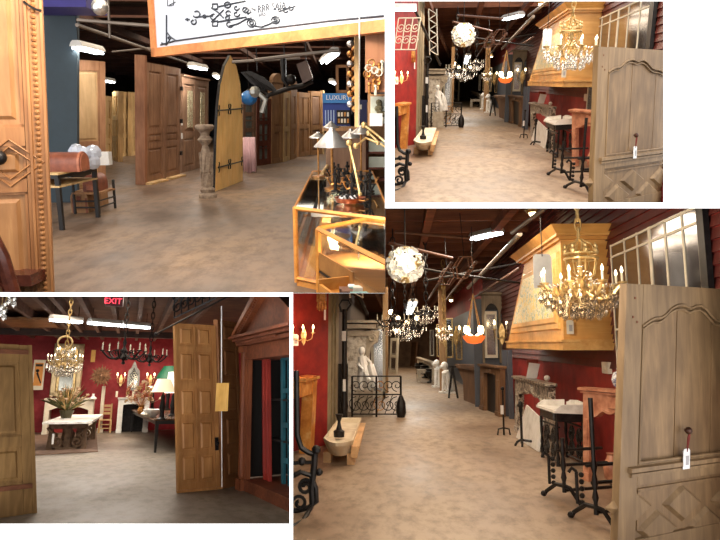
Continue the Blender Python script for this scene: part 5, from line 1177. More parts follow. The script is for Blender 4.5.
    m=MB(); c=at(357,240,z=zt-.1); m.bx(c.x,c.x+.01,c.y-.3,c.y+.3,zt-.19,zt-.03); m.bx(c.x+.22,c.x+.23,c.y-.3,c.y+.3,zt-.19,zt-.03); build(F,'glass_divider',m,PANE,root)
    for i in range(7):
        c=at(345+i*6,228+rr.random()*12,z=zt-.18); m=MB(); m.lathe(c,[(.03,0),(.045,.01),(.02,.03),(.025,.06)],10); build(F,'trinket',m,CHROME if i%2 else BRASS,root)
    # items on the long case
    zt=.735
    c=at(350,203,z=zt); root=thing(F,'copper_pan',c,'round copper pan filled with black iron fittings on the long glass case, '+W,'pan')
    m=MB(); m.lathe(c,[(.08,0),(.13,.01),(.145,.05),(.15,.055),(.13,.05),(.11,.02),(.001,.02)],20); build(F,'pan',m,mottled('copper',[(.3,(130,62,36)),(.7,(188,104,66))],8,.3,.8),root)
    m=MB(); m.tube([c+V3((.14,0,.04)),c+V3((.17,-.05,.04)),c+V3((.13,-.16,.04)),c+V3((.08,-.12,.04))],.006,5); build(F,'handle',m,BRASS,root)
    for i in range(10):
        p=c+V3((rr.uniform(-.09,.09),rr.uniform(-.08,.08),.05)); m=MB(); m.tube([p+V3((.03*cos(t),.03*sin(t),.02*sin(2*t))) for t in [j*PI/4 for j in range(8)]],.009,5,True); build(F,'iron_fitting',m,IRON if i%4 else CHROME,root)
    for i,(u,v) in enumerate(((339,168),(345,166),(341,160),(352,165),(347,157),(356,170),(350,173),(359,176),(338,158),(362,168))):
        c=at(u+(u-346)*.5,v+24,z=zt); m=MB(); m.lathe(c,[(.05,0),(.05,.015),(.015,.03),(.02,.1),(.012,.16),(.035,.19),(.012,.2),(.015,.24)],10); root=thing(F,'iron_candlestick',c,['front left','centre front','back left','centre right','back centre','right','front centre','far front','farthest left','farthest right'][i]+' one of the dark iron candlesticks clustered on the long case, '+W,'candlestick','dark iron candlesticks on the glass case, '+W); build(F,'stick',m,IRON,root)
        for sg in (-1,1):
            m=MB(); m.tube([c+V3((0,0,.1)),c+V3((sg*.05,0,.08)),c+V3((sg*.08,-.02,.14))],.01,6); m.lathe(c+V3((sg*.08,-.02,.14)),[(.01,0),(.025,.02)],8); build(F,'branch',m,IRON if i%3 else BRASS,root)
    a=at(322,174,z=zt+.02); b=at(331,160,z=zt+.06); m=MB(); m.tube([a,b],.026,10); build(F,'paper_roll',m,PALE,None,'pale rolled paper tube lying on the long glass case, '+W,'roll')
    def desk_lamp(u,v,vb,R,lbl,hh=.12):
        c=at(u,v,y=at(u,vb,z=zt).y); root=thing(F,'desk_lamp',V3((c.x,c.y,zt)),lbl,'lamp'); m=MB(); m.lathe(c,[(R,0),(R*.98,.012),(R*.28,hh),(R*.2,hh*1.1),(R*.18,hh*1.3),(.01,hh*1.35)],24); build(F,'lamp_shade',m,CHROME,root)
        m=MB(); m.rod(V3((c.x,c.y,zt)),c,.012); build(F,'pole',m,BRASS,root); m=MB(); m.lathe(V3((c.x,c.y,zt)),[(.09,0),(.09,.015),(.02,.03)],16); build(F,'base',m,BRASS,root)
    desk_lamp(332,147,189,.2,'large polished cone shade desk lamp on the long glass case, '+W,.16)
    desk_lamp(318,138,177,.12,'small polished shade lamp at the left of the desk lamps, '+W,.06)
    desk_lamp(331,128,174,.11,'small white shade lamp standing behind the large cone shade lamp, '+W,.07)
    desk_lamp(351,138,177,.14,'polished shade lamp between the cone lamp and the brass lamps, '+W,.09)
    desk_lamp(361,134,180,.14,'rightmost polished shade lamp beside the brass tubes, '+W,.08)
    for i,(p0,p1,p2,lb) in enumerate((((349,143),(354,165),(360,194),'long thin brass rod leaning across the candlesticks'),((364,125),(376,134),(390,146),'upper brass tube lamp arm'),((369,133),(378,142),(390,150),'lower brass tube lamp arm'),((356,146),(366,138),(378,143),'bent brass lamp arm'))):
        m=MB(); yb=5.9-(.35*i if i==0 else 0); m.tube([at(*p0,y=yb),at(*p1,y=yb-.1),at(*p2,y=yb-.2)],.011,8); m.ball(at(*p0,y=yb),.03,8); m.ball(at(*p2,y=yb-.2),.02,8); build(F,'brass_arm',m,GILT,None,lb+' above the glass case, '+W,'lamp arm')
    # shelf on the right
    p=fl(363,196); root=thing(F,'reddish_bookshelf',V3((p.x+.4,10,0)),'reddish brown open shelf with framed papers behind the display case, '+W,'shelf'); RED=wood('red_mahogany_door',(92,44,30),(134,72,50),1,'z')
    x0=at(365,150,y=9.9).x; zb=at(370,181,y=9.9).z
    for i,z in enumerate((zb,zb+.18,zb+.42,zb+.62)): m=MB(); m.bx(x0,x0+.75,9.9,10.3,z,z+.03); build(F,'shelf_board',m,RED,root)
    for x in (x0,x0+.55): m=MB(); m.bx(x,x+.04,9.9,10.3,0,zb+.65); build(F,'upright',m,RED,root)
    for i,z in enumerate((zb+.21,zb+.45)): m=MB(); m.bx(x0+.06,x0+.34,9.92,9.96,z,z+.16); build(F,'framed_paper',m,plain('pale_celadon',(206,210,194),.6),None,['lower','upper'][i]+' pale framed paper on the reddish shelf, '+W,'frame')
    m=MB(); m.bx(x0+.05,x0+1.2,10.5,10.6,0,zb+1.2); struct(F,'wall_shelf_back',m,TAN)
    # tube lights
    for i,(u0,v0,u1,v1,y0,y1,lb) in enumerate(((76,48,100,53,11.5,12.5,'brightest fluorescent light beside the slate pillar'),(104,81,113,83,22,23,'small far fluorescent light above the pale doors'),(191,67,205,72,17,18,'fluorescent light above the medallion door'),(324,63,335,66,14,12,'fluorescent light near the timber post'),(215,76,219,74,24,26,'tiny far fluorescent light left of the arched door'),(331,82,336,79,24,26,'tiny far light above the blue display'))):
        a=at(u0,v0,y=y0); b=at(u1,v1,y=y1); b.z=a.z; tube_light(F,a,b,.18,lb+', '+W,None,(15,40,30,40,30,30)[i],top=4.0)
    c=at(100,7,y=8.2); root=thing(F,'pendant_lamp',c,'small silver ceiling lamp near the top above the slate pillar, '+W,'ceiling light'); m=MB(); m.ball(c,.1,12); build(F,'shade',m,CHROME,root); m=MB(); m.rod(c,c+V3((0,0,.9)),.012); build(F,'stem',m,IRON,root)
    PIPE=plain('conduit_metal',(150,128,120),.4,.5)
    for i,(p,q,ya,yb,r,lb) in enumerate(((( 77,20),(153,26),9.5,9.5,.025,'pinkish horizontal conduit crossing from the slate pillar to the sign'),((77,25),(190,64),10,20,.03,'dark cable tray running back from the slate pillar'),((112,52),(190,44),15,15,.02,'thin conduit above the pale doors'),((232,62),(300,58),13,13,.03,'grey conduit above the hanging griffin'),((255,60),(340,50),12,11,.03,'grey conduit meeting the timber post'),((108,0),(110,38),10,10,.02,'vertical hanging rod below the joists'))):
        m=MB(); m.tube([at(*p,y=ya),at(*q,y=yb)],r,6); build(F,'conduit',m,PIPE,None,lb+', '+W,'pipe')
    warm=(1,.84,.66)
    from mathutils import Euler; lamp(F,'AREA',(-1.0,3.9,2.7),95,(1,.88,.72),1.6,.4,Euler((math.radians(62),0,math.radians(10)))); lamp(F,'AREA',(-2,7.5,3.9),130,warm,4,3.5); lamp(F,'AREA',(-3.5,14,3.95),300,warm,5,7); lamp(F,'AREA',(-3,25,3.95),420,warm,6,9)  # first, forward-tilted area light is added front fill without a fixture
    lamp(F,'AREA',(-.55,5.6,2.6),25,warm,.8,.8)
def showroom_bl():
    F=BL; fl=F.fl; at=F.at; W=F.where
    OAKL=wood('knotty_brown_pine',(126,92,48),(166,128,76),1,'z',.6); SCR=wood('warm_brown_oak_screen',(184,122,66),(212,156,94),1,'z',.5)
    MAH=wood('red_brown_mahogany',(118,60,32),(160,92,54),1,'z',.55); MAHX=wood('red_brown_mahogany_x',(104,52,30),(146,80,48),1,'x',.6)
    m=MB(); m.bx(-12,9,3.3,26.8,-.12,0)
    struct(F,'floor',m,concrete('polished_concrete_olive',(98,88,76),(120,110,98),(136,126,112),.8))
    m=MB(); m.bx(-12,9,26.5,26.8,0,3.9); struct(F,'wall_back',m,mottled('crimson_rose_paint',[(.3,(140,30,38)),(.5,(160,40,48)),(.7,(178,56,62))],3.5,.6,0,.1))
    m=MB(); m.bx(4.2,4.4,7,26.5,0,3.9); struct(F,'wall_right',m,REDWALL)
    m=MB(); m.bx(-7.2,-7,7,26.5,0,3.9); struct(F,'wall_left',m,mottled('umber_wall',[(.3,(46,36,30)),(.7,(70,56,46))],2,.8))
    m=MB(); m.bx(-12,9,6.5,26.6,3.55,3.65); struct(F,'ceiling',m,mottled('mauve_brown_ceiling',[(.3,(92,64,52)),(.7,(128,92,74))],2,.8))
    BEAM=wood('pinkish_grey_beam',(110,84,74),(150,120,106),1,'y',.7)
    for i,u in enumerate((-40,5,38,54,81,112,142,175,215)):
        x=at(u,297,z=3.4).x; m=MB(); m.bx(x-.05,x+.05,6.5,26.5,3.32,3.56); struct(F,'trim_%d'%(2+i),m,BEAM)
    m=MB(); m.bx(-12,9,23,23.3,3.2,3.4); struct(F,'trim_12',m,wood('dark_cross_beam',(50,34,30),(80,56,46),1,'x'))
    for i,(u0,u1) in enumerate(((12,28),(31,50))):
        a=at(u0,327,z=3.3); b=at(u1,320,z=3.3); m=MB(); m.bx(a.x,b.x,b.y,a.y,3.3,3.36); build(F,'ceiling_panel',m,wood('orange_plywood',(150,98,50),(184,130,76),1,'x'),None,['left','right'][i]+' one of two orange plywood panels under the ceiling, '+W,'panel')
    # left door
    br=fl(33,513.5); bl=fl(-58,526); f=board(bl,br,None,at(28,345,y=br.y)); P=lambda u,v:onb(F,f,u,v); h=f.h
    fv=lambda v:P(28,v)[1]/h
    def ex(root,f):
        m=MB(); 
        for v in (352,487): x,y=P(20,v); m.slab(f,f.w*.55,f.w,y-.03,y+.03,0,.02,.004)
        build(F,'iron_strap',m,JOIST,root)
        m=MB(); m.slab(f,f.w-.0,f.w+.05,0,f.h,-.12,-.0); build(F,'edge_board',m,OAKL,root)
    panel_door(F,f,'weathered brown pine door standing at the far left edge, '+W,OAKL,[(.1,P(21,420)[0]/f.w)],[(fv(482),fv(446)),(fv(436),fv(362))],'pine_door','door',.1,.025,OAKL,None,None,ex)
    # left mantel and mirror
    yb=25.86
    def fb(u0,u1,v1,vt,y=yb):
        a=at(u0,v1,y=y); b=at(u1,vt,y=y); f=Fr(a,V3((1,0,0)),V3((0,0,1))); f.w=b.x-a.x; f.h=b.z-a.z; return f
    f=fb(42,94,430,400,24.97); f.o.z=0; f.h=at(60,400,y=24.97).z
    mantel(F,f,'cream fireplace mantel below the big gilt mirror on the red wall, '+W,CREAM,.1,.25,.8,.35,False,.06,inner=REDWALL)
    f=fb(49,85,397,344); root=thing(F,'gilt_mirror',f.p(f.w/2,0),'tall gilt and cream framed mirror above the cream mantel, '+W,'mirror'); w,h=f.w,f.h
    for a in ((0,.2,0,h),(w-.2,w,0,h),(0,w,0,.2),(0,w,h-.22,h)): m=MB(); m.slab(f,*a,0,.1,.03); build(F,'frame_rail',m,wood('cream_gilt',(206,186,140),(236,222,186),2,'z',.5),root)
    for a in ((.2,.27,.2,h-.2),(w-.27,w-.2,.2,h-.2)): m=MB(); m.slab(f,*a,.02,.12); build(F,'inner_beading',m,GILT,root)
    m=MB(); m.slab(f,.2,w-.2,.2,h-.22,0,.04); build(F,'mirror_glass',m,mirror('old_mirror',(170,165,150),.1),root)
    f=fb(31,46,390,360); root=thing(F,'framed_poster',f.p(f.w/2,0),'framed poster with orange picture on the red wall left of the mirror, '+W,'poster')
    m=MB(); m.slab(f,0,f.w,0,f.h,0,.05); build(F,'frame',m,CREAM,root); m=MB(); m.slab(f,f.w*.14,f.w*.86,f.h*.14,f.h*.9,.05,.056); build(F,'picture_ground',m,plain('poster_orange',(222,150,70),.6),root)
    m=MB(); m.prism(f,[(f.w*.3,f.h*.55),(f.w*.45,f.h*.6),(f.w*.8,f.h*.25),(f.w*.75,f.h*.2),(f.w*.5,f.h*.4)],.056,.062); m.ball(f.p(f.w*.4,f.h*.64,.06),.06,8); m.slab(f,f.w*.2,f.w*.8,f.h*.78,f.h*.86,.056,.062); build(F,'printed_figure',m,IRON,root)
    m=MB(); p=at(93,399,y=24.75); m.lathe(p,[(.12,0),(.12,.04),(.04,.1),(.04,.18)],10); build(F,'candle_dish',m,WHITE,None,'small white candle dish on the right end of the cream mantel, '+W,'dish')
    # crystal chandelier
    candelabra(F,at(65,362,y=14),.31,8,3.5,'gilt crystal chandelier hanging in front of the tall mirror, '+W,'crystal_chandelier',GILT,None,.35,56,True,2,cr=.028)
    c=at(65,343,y=14); m=MB(); m.tube([c+V3((.13*cos(t),0,.13*sin(t))) for t in [i*PI/8 for i in range(16)]],.02,6,True); build(F,'ring_finial',m,GILT,None,'gilt hoop at the top of the crystal chandelier, '+W,'finial')
    # sunburst on pilaster
    f=fb(98,106,431,384,25.75); m=MB(); f.o.z=0; m.slab(f,0,f.w,0,at(100,386,y=25.75).z,-.0,.12,.01); m.slab(f,-.04,f.w+.04,0,.15,0,.16); build(F,'pilaster_post',m,CREAM,None,'narrow cream pilaster post against the red wall under the sunburst, '+W,'pilaster')
    c=at(101.5,376,y=25.19); f=Fr(c,V3((1,0,0)),V3((0,0,1))); root=thing(F,'sunburst_ornament',c,'bronze leaf sunburst ornament above the cream pilaster, '+W,'ornament'); LEAF=mottled('bronze_leaf',[(.3,(96,66,48)),(.7,(176,134,100))],8,.5,.3)
    for ring,(n,R_,wd) in enumerate(((20,.4,.05),(18,.33,.05),(12,.2,.045))):
        for i in range(n):
            a=i*2*PI/n+ring*.2; r_=R_*(.85+.2*((i*7)%3)/2); m=MB(); d=V3((cos(a),0,sin(a))); t=V3((-sin(a),0,cos(a))); q=-.04*ring
            m.add([c+d*.05+V3((0,q,0)),c+d*r_*.55+t*wd+V3((0,q-.05,0)),c+d*r_+V3((0,q-.02,0)),c+d*r_*.55-t*wd+V3((0,q-.05,0)),c+d*r_*.5+V3((0,q-.09,0))],[(0,4,1),(1,4,2),(2,4,3),(3,4,0),(0,1,2,3)]); build(F,'leaf',m,LEAF,root,sharp=.2)
    m=MB(); m.ball(c+V3((0,-.12,0)),.09,10); build(F,'centre_boss',m,LEAF,root)
    # ladderback chair
    f=Fr(fl(98.5,433),V3((1,0,0)),V3((0,0,1))); f.w=11*F.mpp(f.o.y); ST=wood('straw_wood',(190,150,100),(222,186,136),1,'z')
    root=thing(F,'ladderback_chair',f.p(f.w/2,0),'pale wooden ladderback chair against the wall below the sunburst, '+W,'chair')
    for x,n,hz in ((0,0,.45),(f.w,0,.45),(.02,-.3,1.0),(f.w-.02,-.3,1.0)): m=MB(); m.tube([f.p(x,0,n),f.p(x,hz,n)],.032,8); build(F,'leg',m,ST,root)
    for z in (.62,.75,.88): m=MB(); m.slab(f,.02,f.w-.02,z,z+.085,-.31,-.28); build(F,'back_slat',m,ST,root)
    m=MB(); m.slab(f,-.02,f.w+.02,.42,.46,-.32,.03); build(F,'seat',m,ST,root)
    for z in (.15,.28): m=MB(); m.tube([f.p(0,z),f.p(f.w,z)],.014,6); build(F,'stretcher',m,ST,root)
    f=fb(90.5,96,362,350,26.08); m=MB(); m.slab(f,0,f.w,0,f.h,0,.02); build(F,'tag',m,plain('yellow_card',(236,190,100),.6),None,'yellow card tag hanging high on the red wall right of the mirror, '+W,'tag')
    # sconces
    for i,(u,lb) in enumerate(((121,'left'),(150.5,'right'))):
        sconce(F,Fr(at(u,379,y=26.19),V3((1,0,0)),V3((0,0,1))),lb+' brass wall sconce of the pair flanking the silver mirror, '+W,.85,2,'pair of brass wall sconces flanking the silver mirror'); lamp(F,'POINT',at(u,374,y=25.64),7,(1,.45,.3),radius=.08)
    f=Fr(at(133.5,379,y=26.08),V3((1,0,0)),V3((0,0,1))); root=thing(F,'silver_mirror',f.o-V3((0,0,.45)),'small ornate silver framed mirror with pointed crest between the sconces, '+W,'mirror'); SIL=mottled('tarnished_silver',[(.3,(110,112,108)),(.7,(176,178,170))],12,.35,.6)
    out=[(-.2,-.42),(.2,-.42),(.22,0),(.2,.3),(.1,.42),(.05,.56),(0,.66),(-.05,.56),(-.1,.42),(-.2,.3),(-.22,0)]; m=MB(); m.prism(f,out,0,.04); build(F,'frame',m,SIL,root); m=MB(); m.prism(f,[(x*.65,y*.7-.03) for x,y in out],.04,.05); build(F,'mirror_glass',m,mirror('old_mirror',(170,165,150),.1),root)
    # right mantel
    f=fb(116,150,430,399,25.19); f.o.z=0; f.h=at(120,399,y=25.19).z
    mantel(F,f,'white painted fireplace mantel behind the dark lamp table, '+W,plain('white_gloss',(232,232,226),.35),.16,.2,.7,.1,False,.05,inner=IRON)
    p=at(114,396,y=24.97)
    for i,u in enumerate((116.5,127,133)):
        p=at(u,397,y=24.97); m=MB(); m.rod(p,p+V3((0,0,.2)),.04); root=thing(F,'candle',p,['leftmost','middle','rightmost'][i]+' ivory pillar candle on the white mantel, '+W,'candle','ivory candles on the white mantel, '+W); build(F,'wax',m,CANDLE,root)
    # console table with scroll base, platform, plant
    a=fl(30,434); b=fl(96,431); c=fl(98,452); d=fl(28,456); m=MB(); m.hexa([V3((q.x,q.y,0)) for q in (d,c,b,a)],[V3((q.x,q.y,.02)) for q in (d,c,b,a)]); build(F,'rug',m,mottled('brown_rug',[(.3,(84,62,50)),(.7,(116,90,72))],3,.9),None,'brown rug on the floor under the marble console table, '+W,'rug')
    f=Fr(fl(39,452),V3((1,-.02,0)),V3((0,0,1))); y=f.o.y; w=46*F.mpp(y); h=.66; dd=5.0
    root=thing(F,'marble_console_table',f.p(w/2,0,-2),'white marble topped table on carved scroll base in the middle, '+W,'table')
    m=MB(); m.slab(f,0,w,h,h+.05,-dd,0,.0); build(F,'marble_top',m,MARBLE_W,root); BS=mottled('brown_carved_stone',[(.3,(84,66,50)),(.7,(134,108,84))],8,.7,0,.4)
    for n in (-.4,-3.6):
        m=MB(); m.slab(f,w*.42,w*.58,0,h,n-.3,n,.02); m.slab(f,w*.1,w*.9,h-.14,h,n-.3,n); m.slab(f,w*.28,w*.72,0,.07,n-.35,n+.05); build(F,'pedestal',m,BS,root)
        for sg in (-1,1):
            g=Fr(f.p(w*.5,0,n),f.u*sg,f.v,f.n); m=MB(); m.tube(spiral(g,w*.2,.2,.16,.03,PI/2,-1.5,20),.035,6); m.tube([g.p(w*.2,.36),g.p(w*.34,.45),g.p(w*.42,h-.1)],.04,6); build(F,'scroll_foot',m,BS,root)
            m=MB(); m.prism(g,[(w*.3,0),(w*.42,0),(w*.38,h-.14),(w*.32,h-.14)],-.2,.02); build(F,'side_support',m,BS,root)
    m=MB(); p=f.p(w*.23,h-.38,.03); m.slab(Fr(p,f.u,f.v),0,.05,-.1,.15,0,.01); build(F,'tag',m,WHITE,root)
    c=at(66,418,z=h+.05); c.z=h+.05; root=thing(F,'flower_arrangement',c,'large dried flower and grass arrangement in a pot on the marble table, '+W,'plant')
    m=MB(); m.lathe(c,[(.13,0),(.17,.12),(.2,.22),(.17,.22),(.001,.18)],14); build(F,'pot',m,plain('olive_pot',(76,70,44),.5),root)
    rr=random.Random(12); GR=mottled('sage_leaf',[(.3,(78,84,46)),(.7,(140,138,84))],6,.6); GR2=mottled('straw_leaf',[(.3,(150,116,66)),(.7,(206,170,112))],6,.6); FLW=plain('peach_petals',(222,186,150),.6)
    for i in range(98):
        a=rr.random()*2*PI; el=rr.uniform(.55,1.5); L=rr.uniform(.4,.95); d=V3((cos(a)*cos(el),sin(a)*cos(el),sin(el))); s=d.cross(V3((0,0,1))).normalized()*.028; t=c+V3((0,0,.18)); md=t+d*L*.55; e=t+d*L+V3((0,0,-.2*cos(el)*L))
        m=MB(); k=V3((0,0,.008)); m.add([t-s*.3,t+s*.3,md+s,e,md-s]+[q-k for q in (t-s*.3,t+s*.3,md+s,e,md-s)],[(0,1,2,3,4),(9,8,7,6,5),(0,5,6,1),(1,6,7,2),(2,7,8,3),(3,8,9,4),(4,9,5,0)])
        build(F,'leaf',m,GR if i%2 else GR2,root,sharp=.2)
    for i in range(22):
        a=rr.random()*2*PI; el=rr.uniform(.5,1.45); p=c+V3((0,0,.2))+V3((cos(a)*cos(el),sin(a)*cos(el),sin(el)))*rr.uniform(.35,.7); m=MB(); m.ball(p,.032,6); [m.ball(p+V3((.03*cos(j),.03*sin(j),.015)),.02,5) for j in range(5)]; m.rod(c+V3((0,0,.2)),p,.006,None,4); build(F,'flower_head',m,FLW,root)
    # lamp table
    near=fl(152,453); far=fl(129,432); bk=(far-near); f=Fr(near,V3((bk.y,-bk.x,0)),V3((0,0,1))); TT=wood('dark_table_top',(70,48,36),(120,88,64),1,'y',.25)
    hh=.8; table(F,f,(2.2,bk.length,hh),'long dark wooden table carrying the lamps behind the oak screen, '+W,TT,plain('black_lacquer',(28,26,26),.35),'lamp_table',.04,.09,.09,.6)
    def tlamp(u,vbase,vs0,vs1,Rb,Rt,lbl,sm,n,cz=None):
        b=at(u,vbase,z=hh); y=b.y; z0=at(u,vs1,y=y).z; z1=at(u,vs0,y=y).z; root=thing(F,'table_lamp',b,lbl,'lamp'); m=MB(); m.lathe(V3((b.x,y,z0)),[(Rb,0),(Rb*.85,(z1-z0)*.35),(Rt,z1-z0),(Rt*.95,z1-z0),(Rb*.8,(z1-z0)*.35),(Rb*.95,0)],24); build(F,'lamp_shade',m,sm,root)
        m=MB(); H_=z0-hh; m.lathe(b,[(.1,0),(.1,.03),(.06,.06),(.05,H_*.3),(.075,H_*.45),(.045,H_*.7),(.05,H_*.85),(.02,H_*.95),(.015,H_+.1)],14); build(F,'lamp_base',m,IRON,root)
        m=MB(); m.ball(V3((b.x,y,(z0+z1)/2)),.05,8); build(F,'bulb',m,BULB,root)
    SHW=emit('lit_cream_shade',(255,226,178),.55,(240,226,200)); SHW2=emit('lit_white_shade',(255,240,220),1.0,(245,240,230))
    tlamp(161.5,420,379,392,.28,.16,'cream shade table lamp with black baluster base at the table front, '+W,SHW,0)
    tlamp(172,416,372,393,.24,.17,'bright white shade table lamp partly behind the oak screen, '+W,SHW2,1)
    tlamp(167,410,366,379,.46,.2,'dark green shade table lamp behind the cream shade lamp, '+W,plain('green_shade',(20,92,64),.5),2)
    tlamp(152,409,386,392,.28,.2,'low white shade lamp left of the black lamp base, '+W,SHW2,3)
    b=at(152,417,z=hh); m=MB(); m.lathe(b,[(.08,0),(.2,.1),(.24,.2),(.22,.2),(.001,.06)],18,1.8); build(F,'ceramic_bowl',m,WHITE,None,'white ceramic bowl on the lamp table, '+W,'bowl')
    b=at(147,417,z=hh); m=MB(); m.ball(b+V3((0,0,.08)),.17,10,.45,2.0); build(F,'cream_cushion',m,CREAM,None,'cream folded cloth bundle on the left of the lamp table, '+W,'cloth')
    c=at(141,414,z=hh); root=thing(F,'dried_flower_bunch',c,'orange brown dried flower bunch on the left end of the lamp table, '+W,'flowers'); m=MB(); m.lathe(c,[(.09,0),(.12,.1),(.07,.2),(.1,.25)],12); build(F,'vase',m,BRASS,root)
    for i in range(48):
        a=rr.random()*2*PI; el=rr.uniform(.3,1.45); p=c+V3((0,0,.22))+V3((cos(a)*cos(el),sin(a)*cos(el),sin(el)))*rr.uniform(.3,.75); m=MB(); [m.ball(p+V3((rr.uniform(-.04,.04),rr.uniform(-.04,.04),rr.uniform(-.04,.04))),.035,5) for j in range(4)]; m.rod(c+V3((0,0,.2)),p,.005,None,4); build(F,'flower_head',m,[plain('rust_petals',(176,98,54),.6),GR2,FLW][i%3],root)
    # iron chandeliers
    candelabra(F,at(124,353,y=11.5),.34,6,3.5,'black wrought iron chandelier with ivory candles, left of the two, '+W,'iron_chandelier',IRON,'black iron chandeliers before the red wall',.2,0,False,1)
    candelabra(F,at(150,357,y=12.5),.3,6,3.5,'black wrought iron chandelier with ivory candles nearest the oak screen, '+W,'iron_chandelier',IRON,'black iron chandeliers before the red wall',.2,0,False,1)
    # oak folding screen
    bl=fl(178,493); br=fl(221,489); f=board(bl,br,at(174.5,323,y=bl.y)); f1=f
    rows=[(.05,.215),(.23,.415),(.43,.605),(.64,.83),(.86,.985)]
    def ft(root,f):
        m=MB(); m.slab(f,-.02,f.w,0,.04,0,.03); build(F,'bottom_rail',m,SCR,root)
        m=MB(); x=f.w*.93; m.slab(f,x-.03,x+.03,f.h*.26-.08,f.h*.26+.12,.0,.02,.004); m.ball(f.p(x,f.h*.27,.04),.03,8); build(F,'iron_latch',m,IRON,root)
        for r in rows:
            m=MB(); m.slab(f,f.w*.465,f.w*.495,f.h*r[0],f.h*r[1],-.02,.006); build(F,'middle_stile',m,SCR,root)
    s1=panel_door(F,f,'tall warm brown oak panelled screen leaf facing the viewer, '+W,SCR,[(.07,.46),(.5,.89)],rows,'oak_screen','screen',.08,.012,SCR,None,None,ft)
    bl=fl(223,489); br=fl(244,484); f=board(bl,br,bl+(f1.p(0,f1.h)-f1.o)); f.h=f1.h*1.04
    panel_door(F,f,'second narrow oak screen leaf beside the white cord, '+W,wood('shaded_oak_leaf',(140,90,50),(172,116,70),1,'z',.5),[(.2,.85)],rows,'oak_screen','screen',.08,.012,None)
    p=at(221.5,385,y=9.3); q=at(221.5,306,y=9.3); m=MB(); m.tube([q,p],.009,5); m.tube([p,at(222,487,y=9.4)],.006,5)
    t=Fr(at(222,397,y=9.25),V3((1,0,0)),V3((0,0,1))); root=thing(F,'hanging_board_tag',t.o-V3((0,0,.2)),'yellow board tag hanging on a white cord over the oak screen, '+W,'tag'); build(F,'cord',m,WHITE,root); m=MB(); m.slab(t,-.085,.085,-.19,.19,0,.015); build(F,'card',m,wood('yellow_board',(214,160,70),(236,188,104),2,'z'),root)
    # ironwork grille and pole overhead
    a=at(156,334,y=11); b=at(250,285,y=8.5); m=MB(); m.tube([a,b],.014,8); m.ball(a,.03,8); build(F,'curtain_pole',m,IRON,None,'long iron pole slanting up across the top of the oak screen, '+W,'pole')
    f=board(at(174,318,y=9.6),at(216,298,y=9.2),at(174,285,y=9.6)); f.h=.55; root=thing(F,'iron_grille',f.p(f.w/2,0),'dark scrolled iron grille above the oak screen, '+W,'grille')
    for i in range(6):
        m=MB(); g=f.p; x=f.w*(i+.5)/6; m.tube(spiral(f,x,.14,.09,.015,PI/2,1.4,14),.012,5); m.tube(spiral(f,x,.32,.09,.015,-PI/2,-1.4,14),.012,5); m.tube([f.p(x-.05,0),f.p(x-.05,.5)],.01,4); build(F,'scroll_panel',m,IRON,root)
    for t in (0,.25,.45): m=MB(); m.tube([f.p(0,t),f.p(f.w,t)],.013,5); build(F,'rail',m,IRON,root)
    # armoire with pediment
    bl=fl(238.5,489); br=fl(302,519); f=board(bl,br,bl+V3((-.02,0,1))); w=f.w; hz=at(248,347,y=bl.y).z; T=.9
    root=thing(F,'pedimented_bookcase',f.p(w/2,0,-T/2),'mahogany bookcase with triangular pediment and open front at the right edge, '+W,'bookcase')
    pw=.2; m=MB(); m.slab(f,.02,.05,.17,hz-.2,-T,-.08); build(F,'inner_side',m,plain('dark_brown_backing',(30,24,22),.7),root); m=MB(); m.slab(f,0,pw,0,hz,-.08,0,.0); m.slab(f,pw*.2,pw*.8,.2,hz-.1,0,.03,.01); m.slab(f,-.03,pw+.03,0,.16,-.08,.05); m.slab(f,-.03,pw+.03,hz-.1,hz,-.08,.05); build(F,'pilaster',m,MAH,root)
    m=MB(); m.slab(f,pw+.03,pw+.07,.12,hz,-.1,-.03); build(F,'inner_stile',m,MAH,root)
    m=MB(); m.slab(f,0,w,.0,.13,-T,-.02); m.slab(f,pw,w,.13,.17,-T,.0); build(F,'plinth',m,MAHX,root)
    m=MB(); m.slab(f,0,w,hz-.22,hz,-T,-.01); m.slab(f,-.06,w,hz,hz+.07,-T,.08,.01); m.slab(f,-.1,w,hz+.07,hz+.13,-T,.14,.01); m.slab(f,-.14,w,hz+.13,hz+.17,-T,.2,.0); build(F,'cornice',m,MAHX,root)
    m=MB()
    for i in range(30): x=i*.065; m.slab(f,x,x+.035,hz+.035,hz+.07,.08,.11)
    build(F,'dentil_course',m,MAHX,root)
    z0=hz+.17; rise=.62; hw=1.35; m=MB(); m.prism(f,[(-.1,z0),(hw*2,z0),(hw,z0+rise*1.05)],-T,.02); build(F,'pediment_panel',m,MAHX,root)
    m=MB(); m.prism(f,[(-.16,z0),(-.02,z0),(hw,z0+rise),(hw,z0+rise+.14)],-T,.16); m.prism(f,[(.02,z0),(.1,z0),(hw,z0+rise-.06),(hw,z0+rise)],-T,.1); build(F,'raking_cornice',m,MAH,root)
    m=MB()
    for i in range(22): q=(i+.5)/22; x=.05+(hw-.05)*q; z=z0+.02+rise*q*.93; m.slab(f,x,x+.03,z,z+.04,.1,.13)
    build(F,'raking_dentils',m,MAH,root)
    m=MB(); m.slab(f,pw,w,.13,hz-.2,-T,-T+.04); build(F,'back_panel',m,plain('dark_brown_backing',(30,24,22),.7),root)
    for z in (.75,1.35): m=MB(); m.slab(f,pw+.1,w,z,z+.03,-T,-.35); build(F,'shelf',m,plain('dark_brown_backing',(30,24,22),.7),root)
    RD=wood('red_painted_wood',(150,36,28),(186,62,46),1,'z',.5)
    P=lambda u,v:onb(F,f,u,v)
    x0=P(247,480)[0]; 
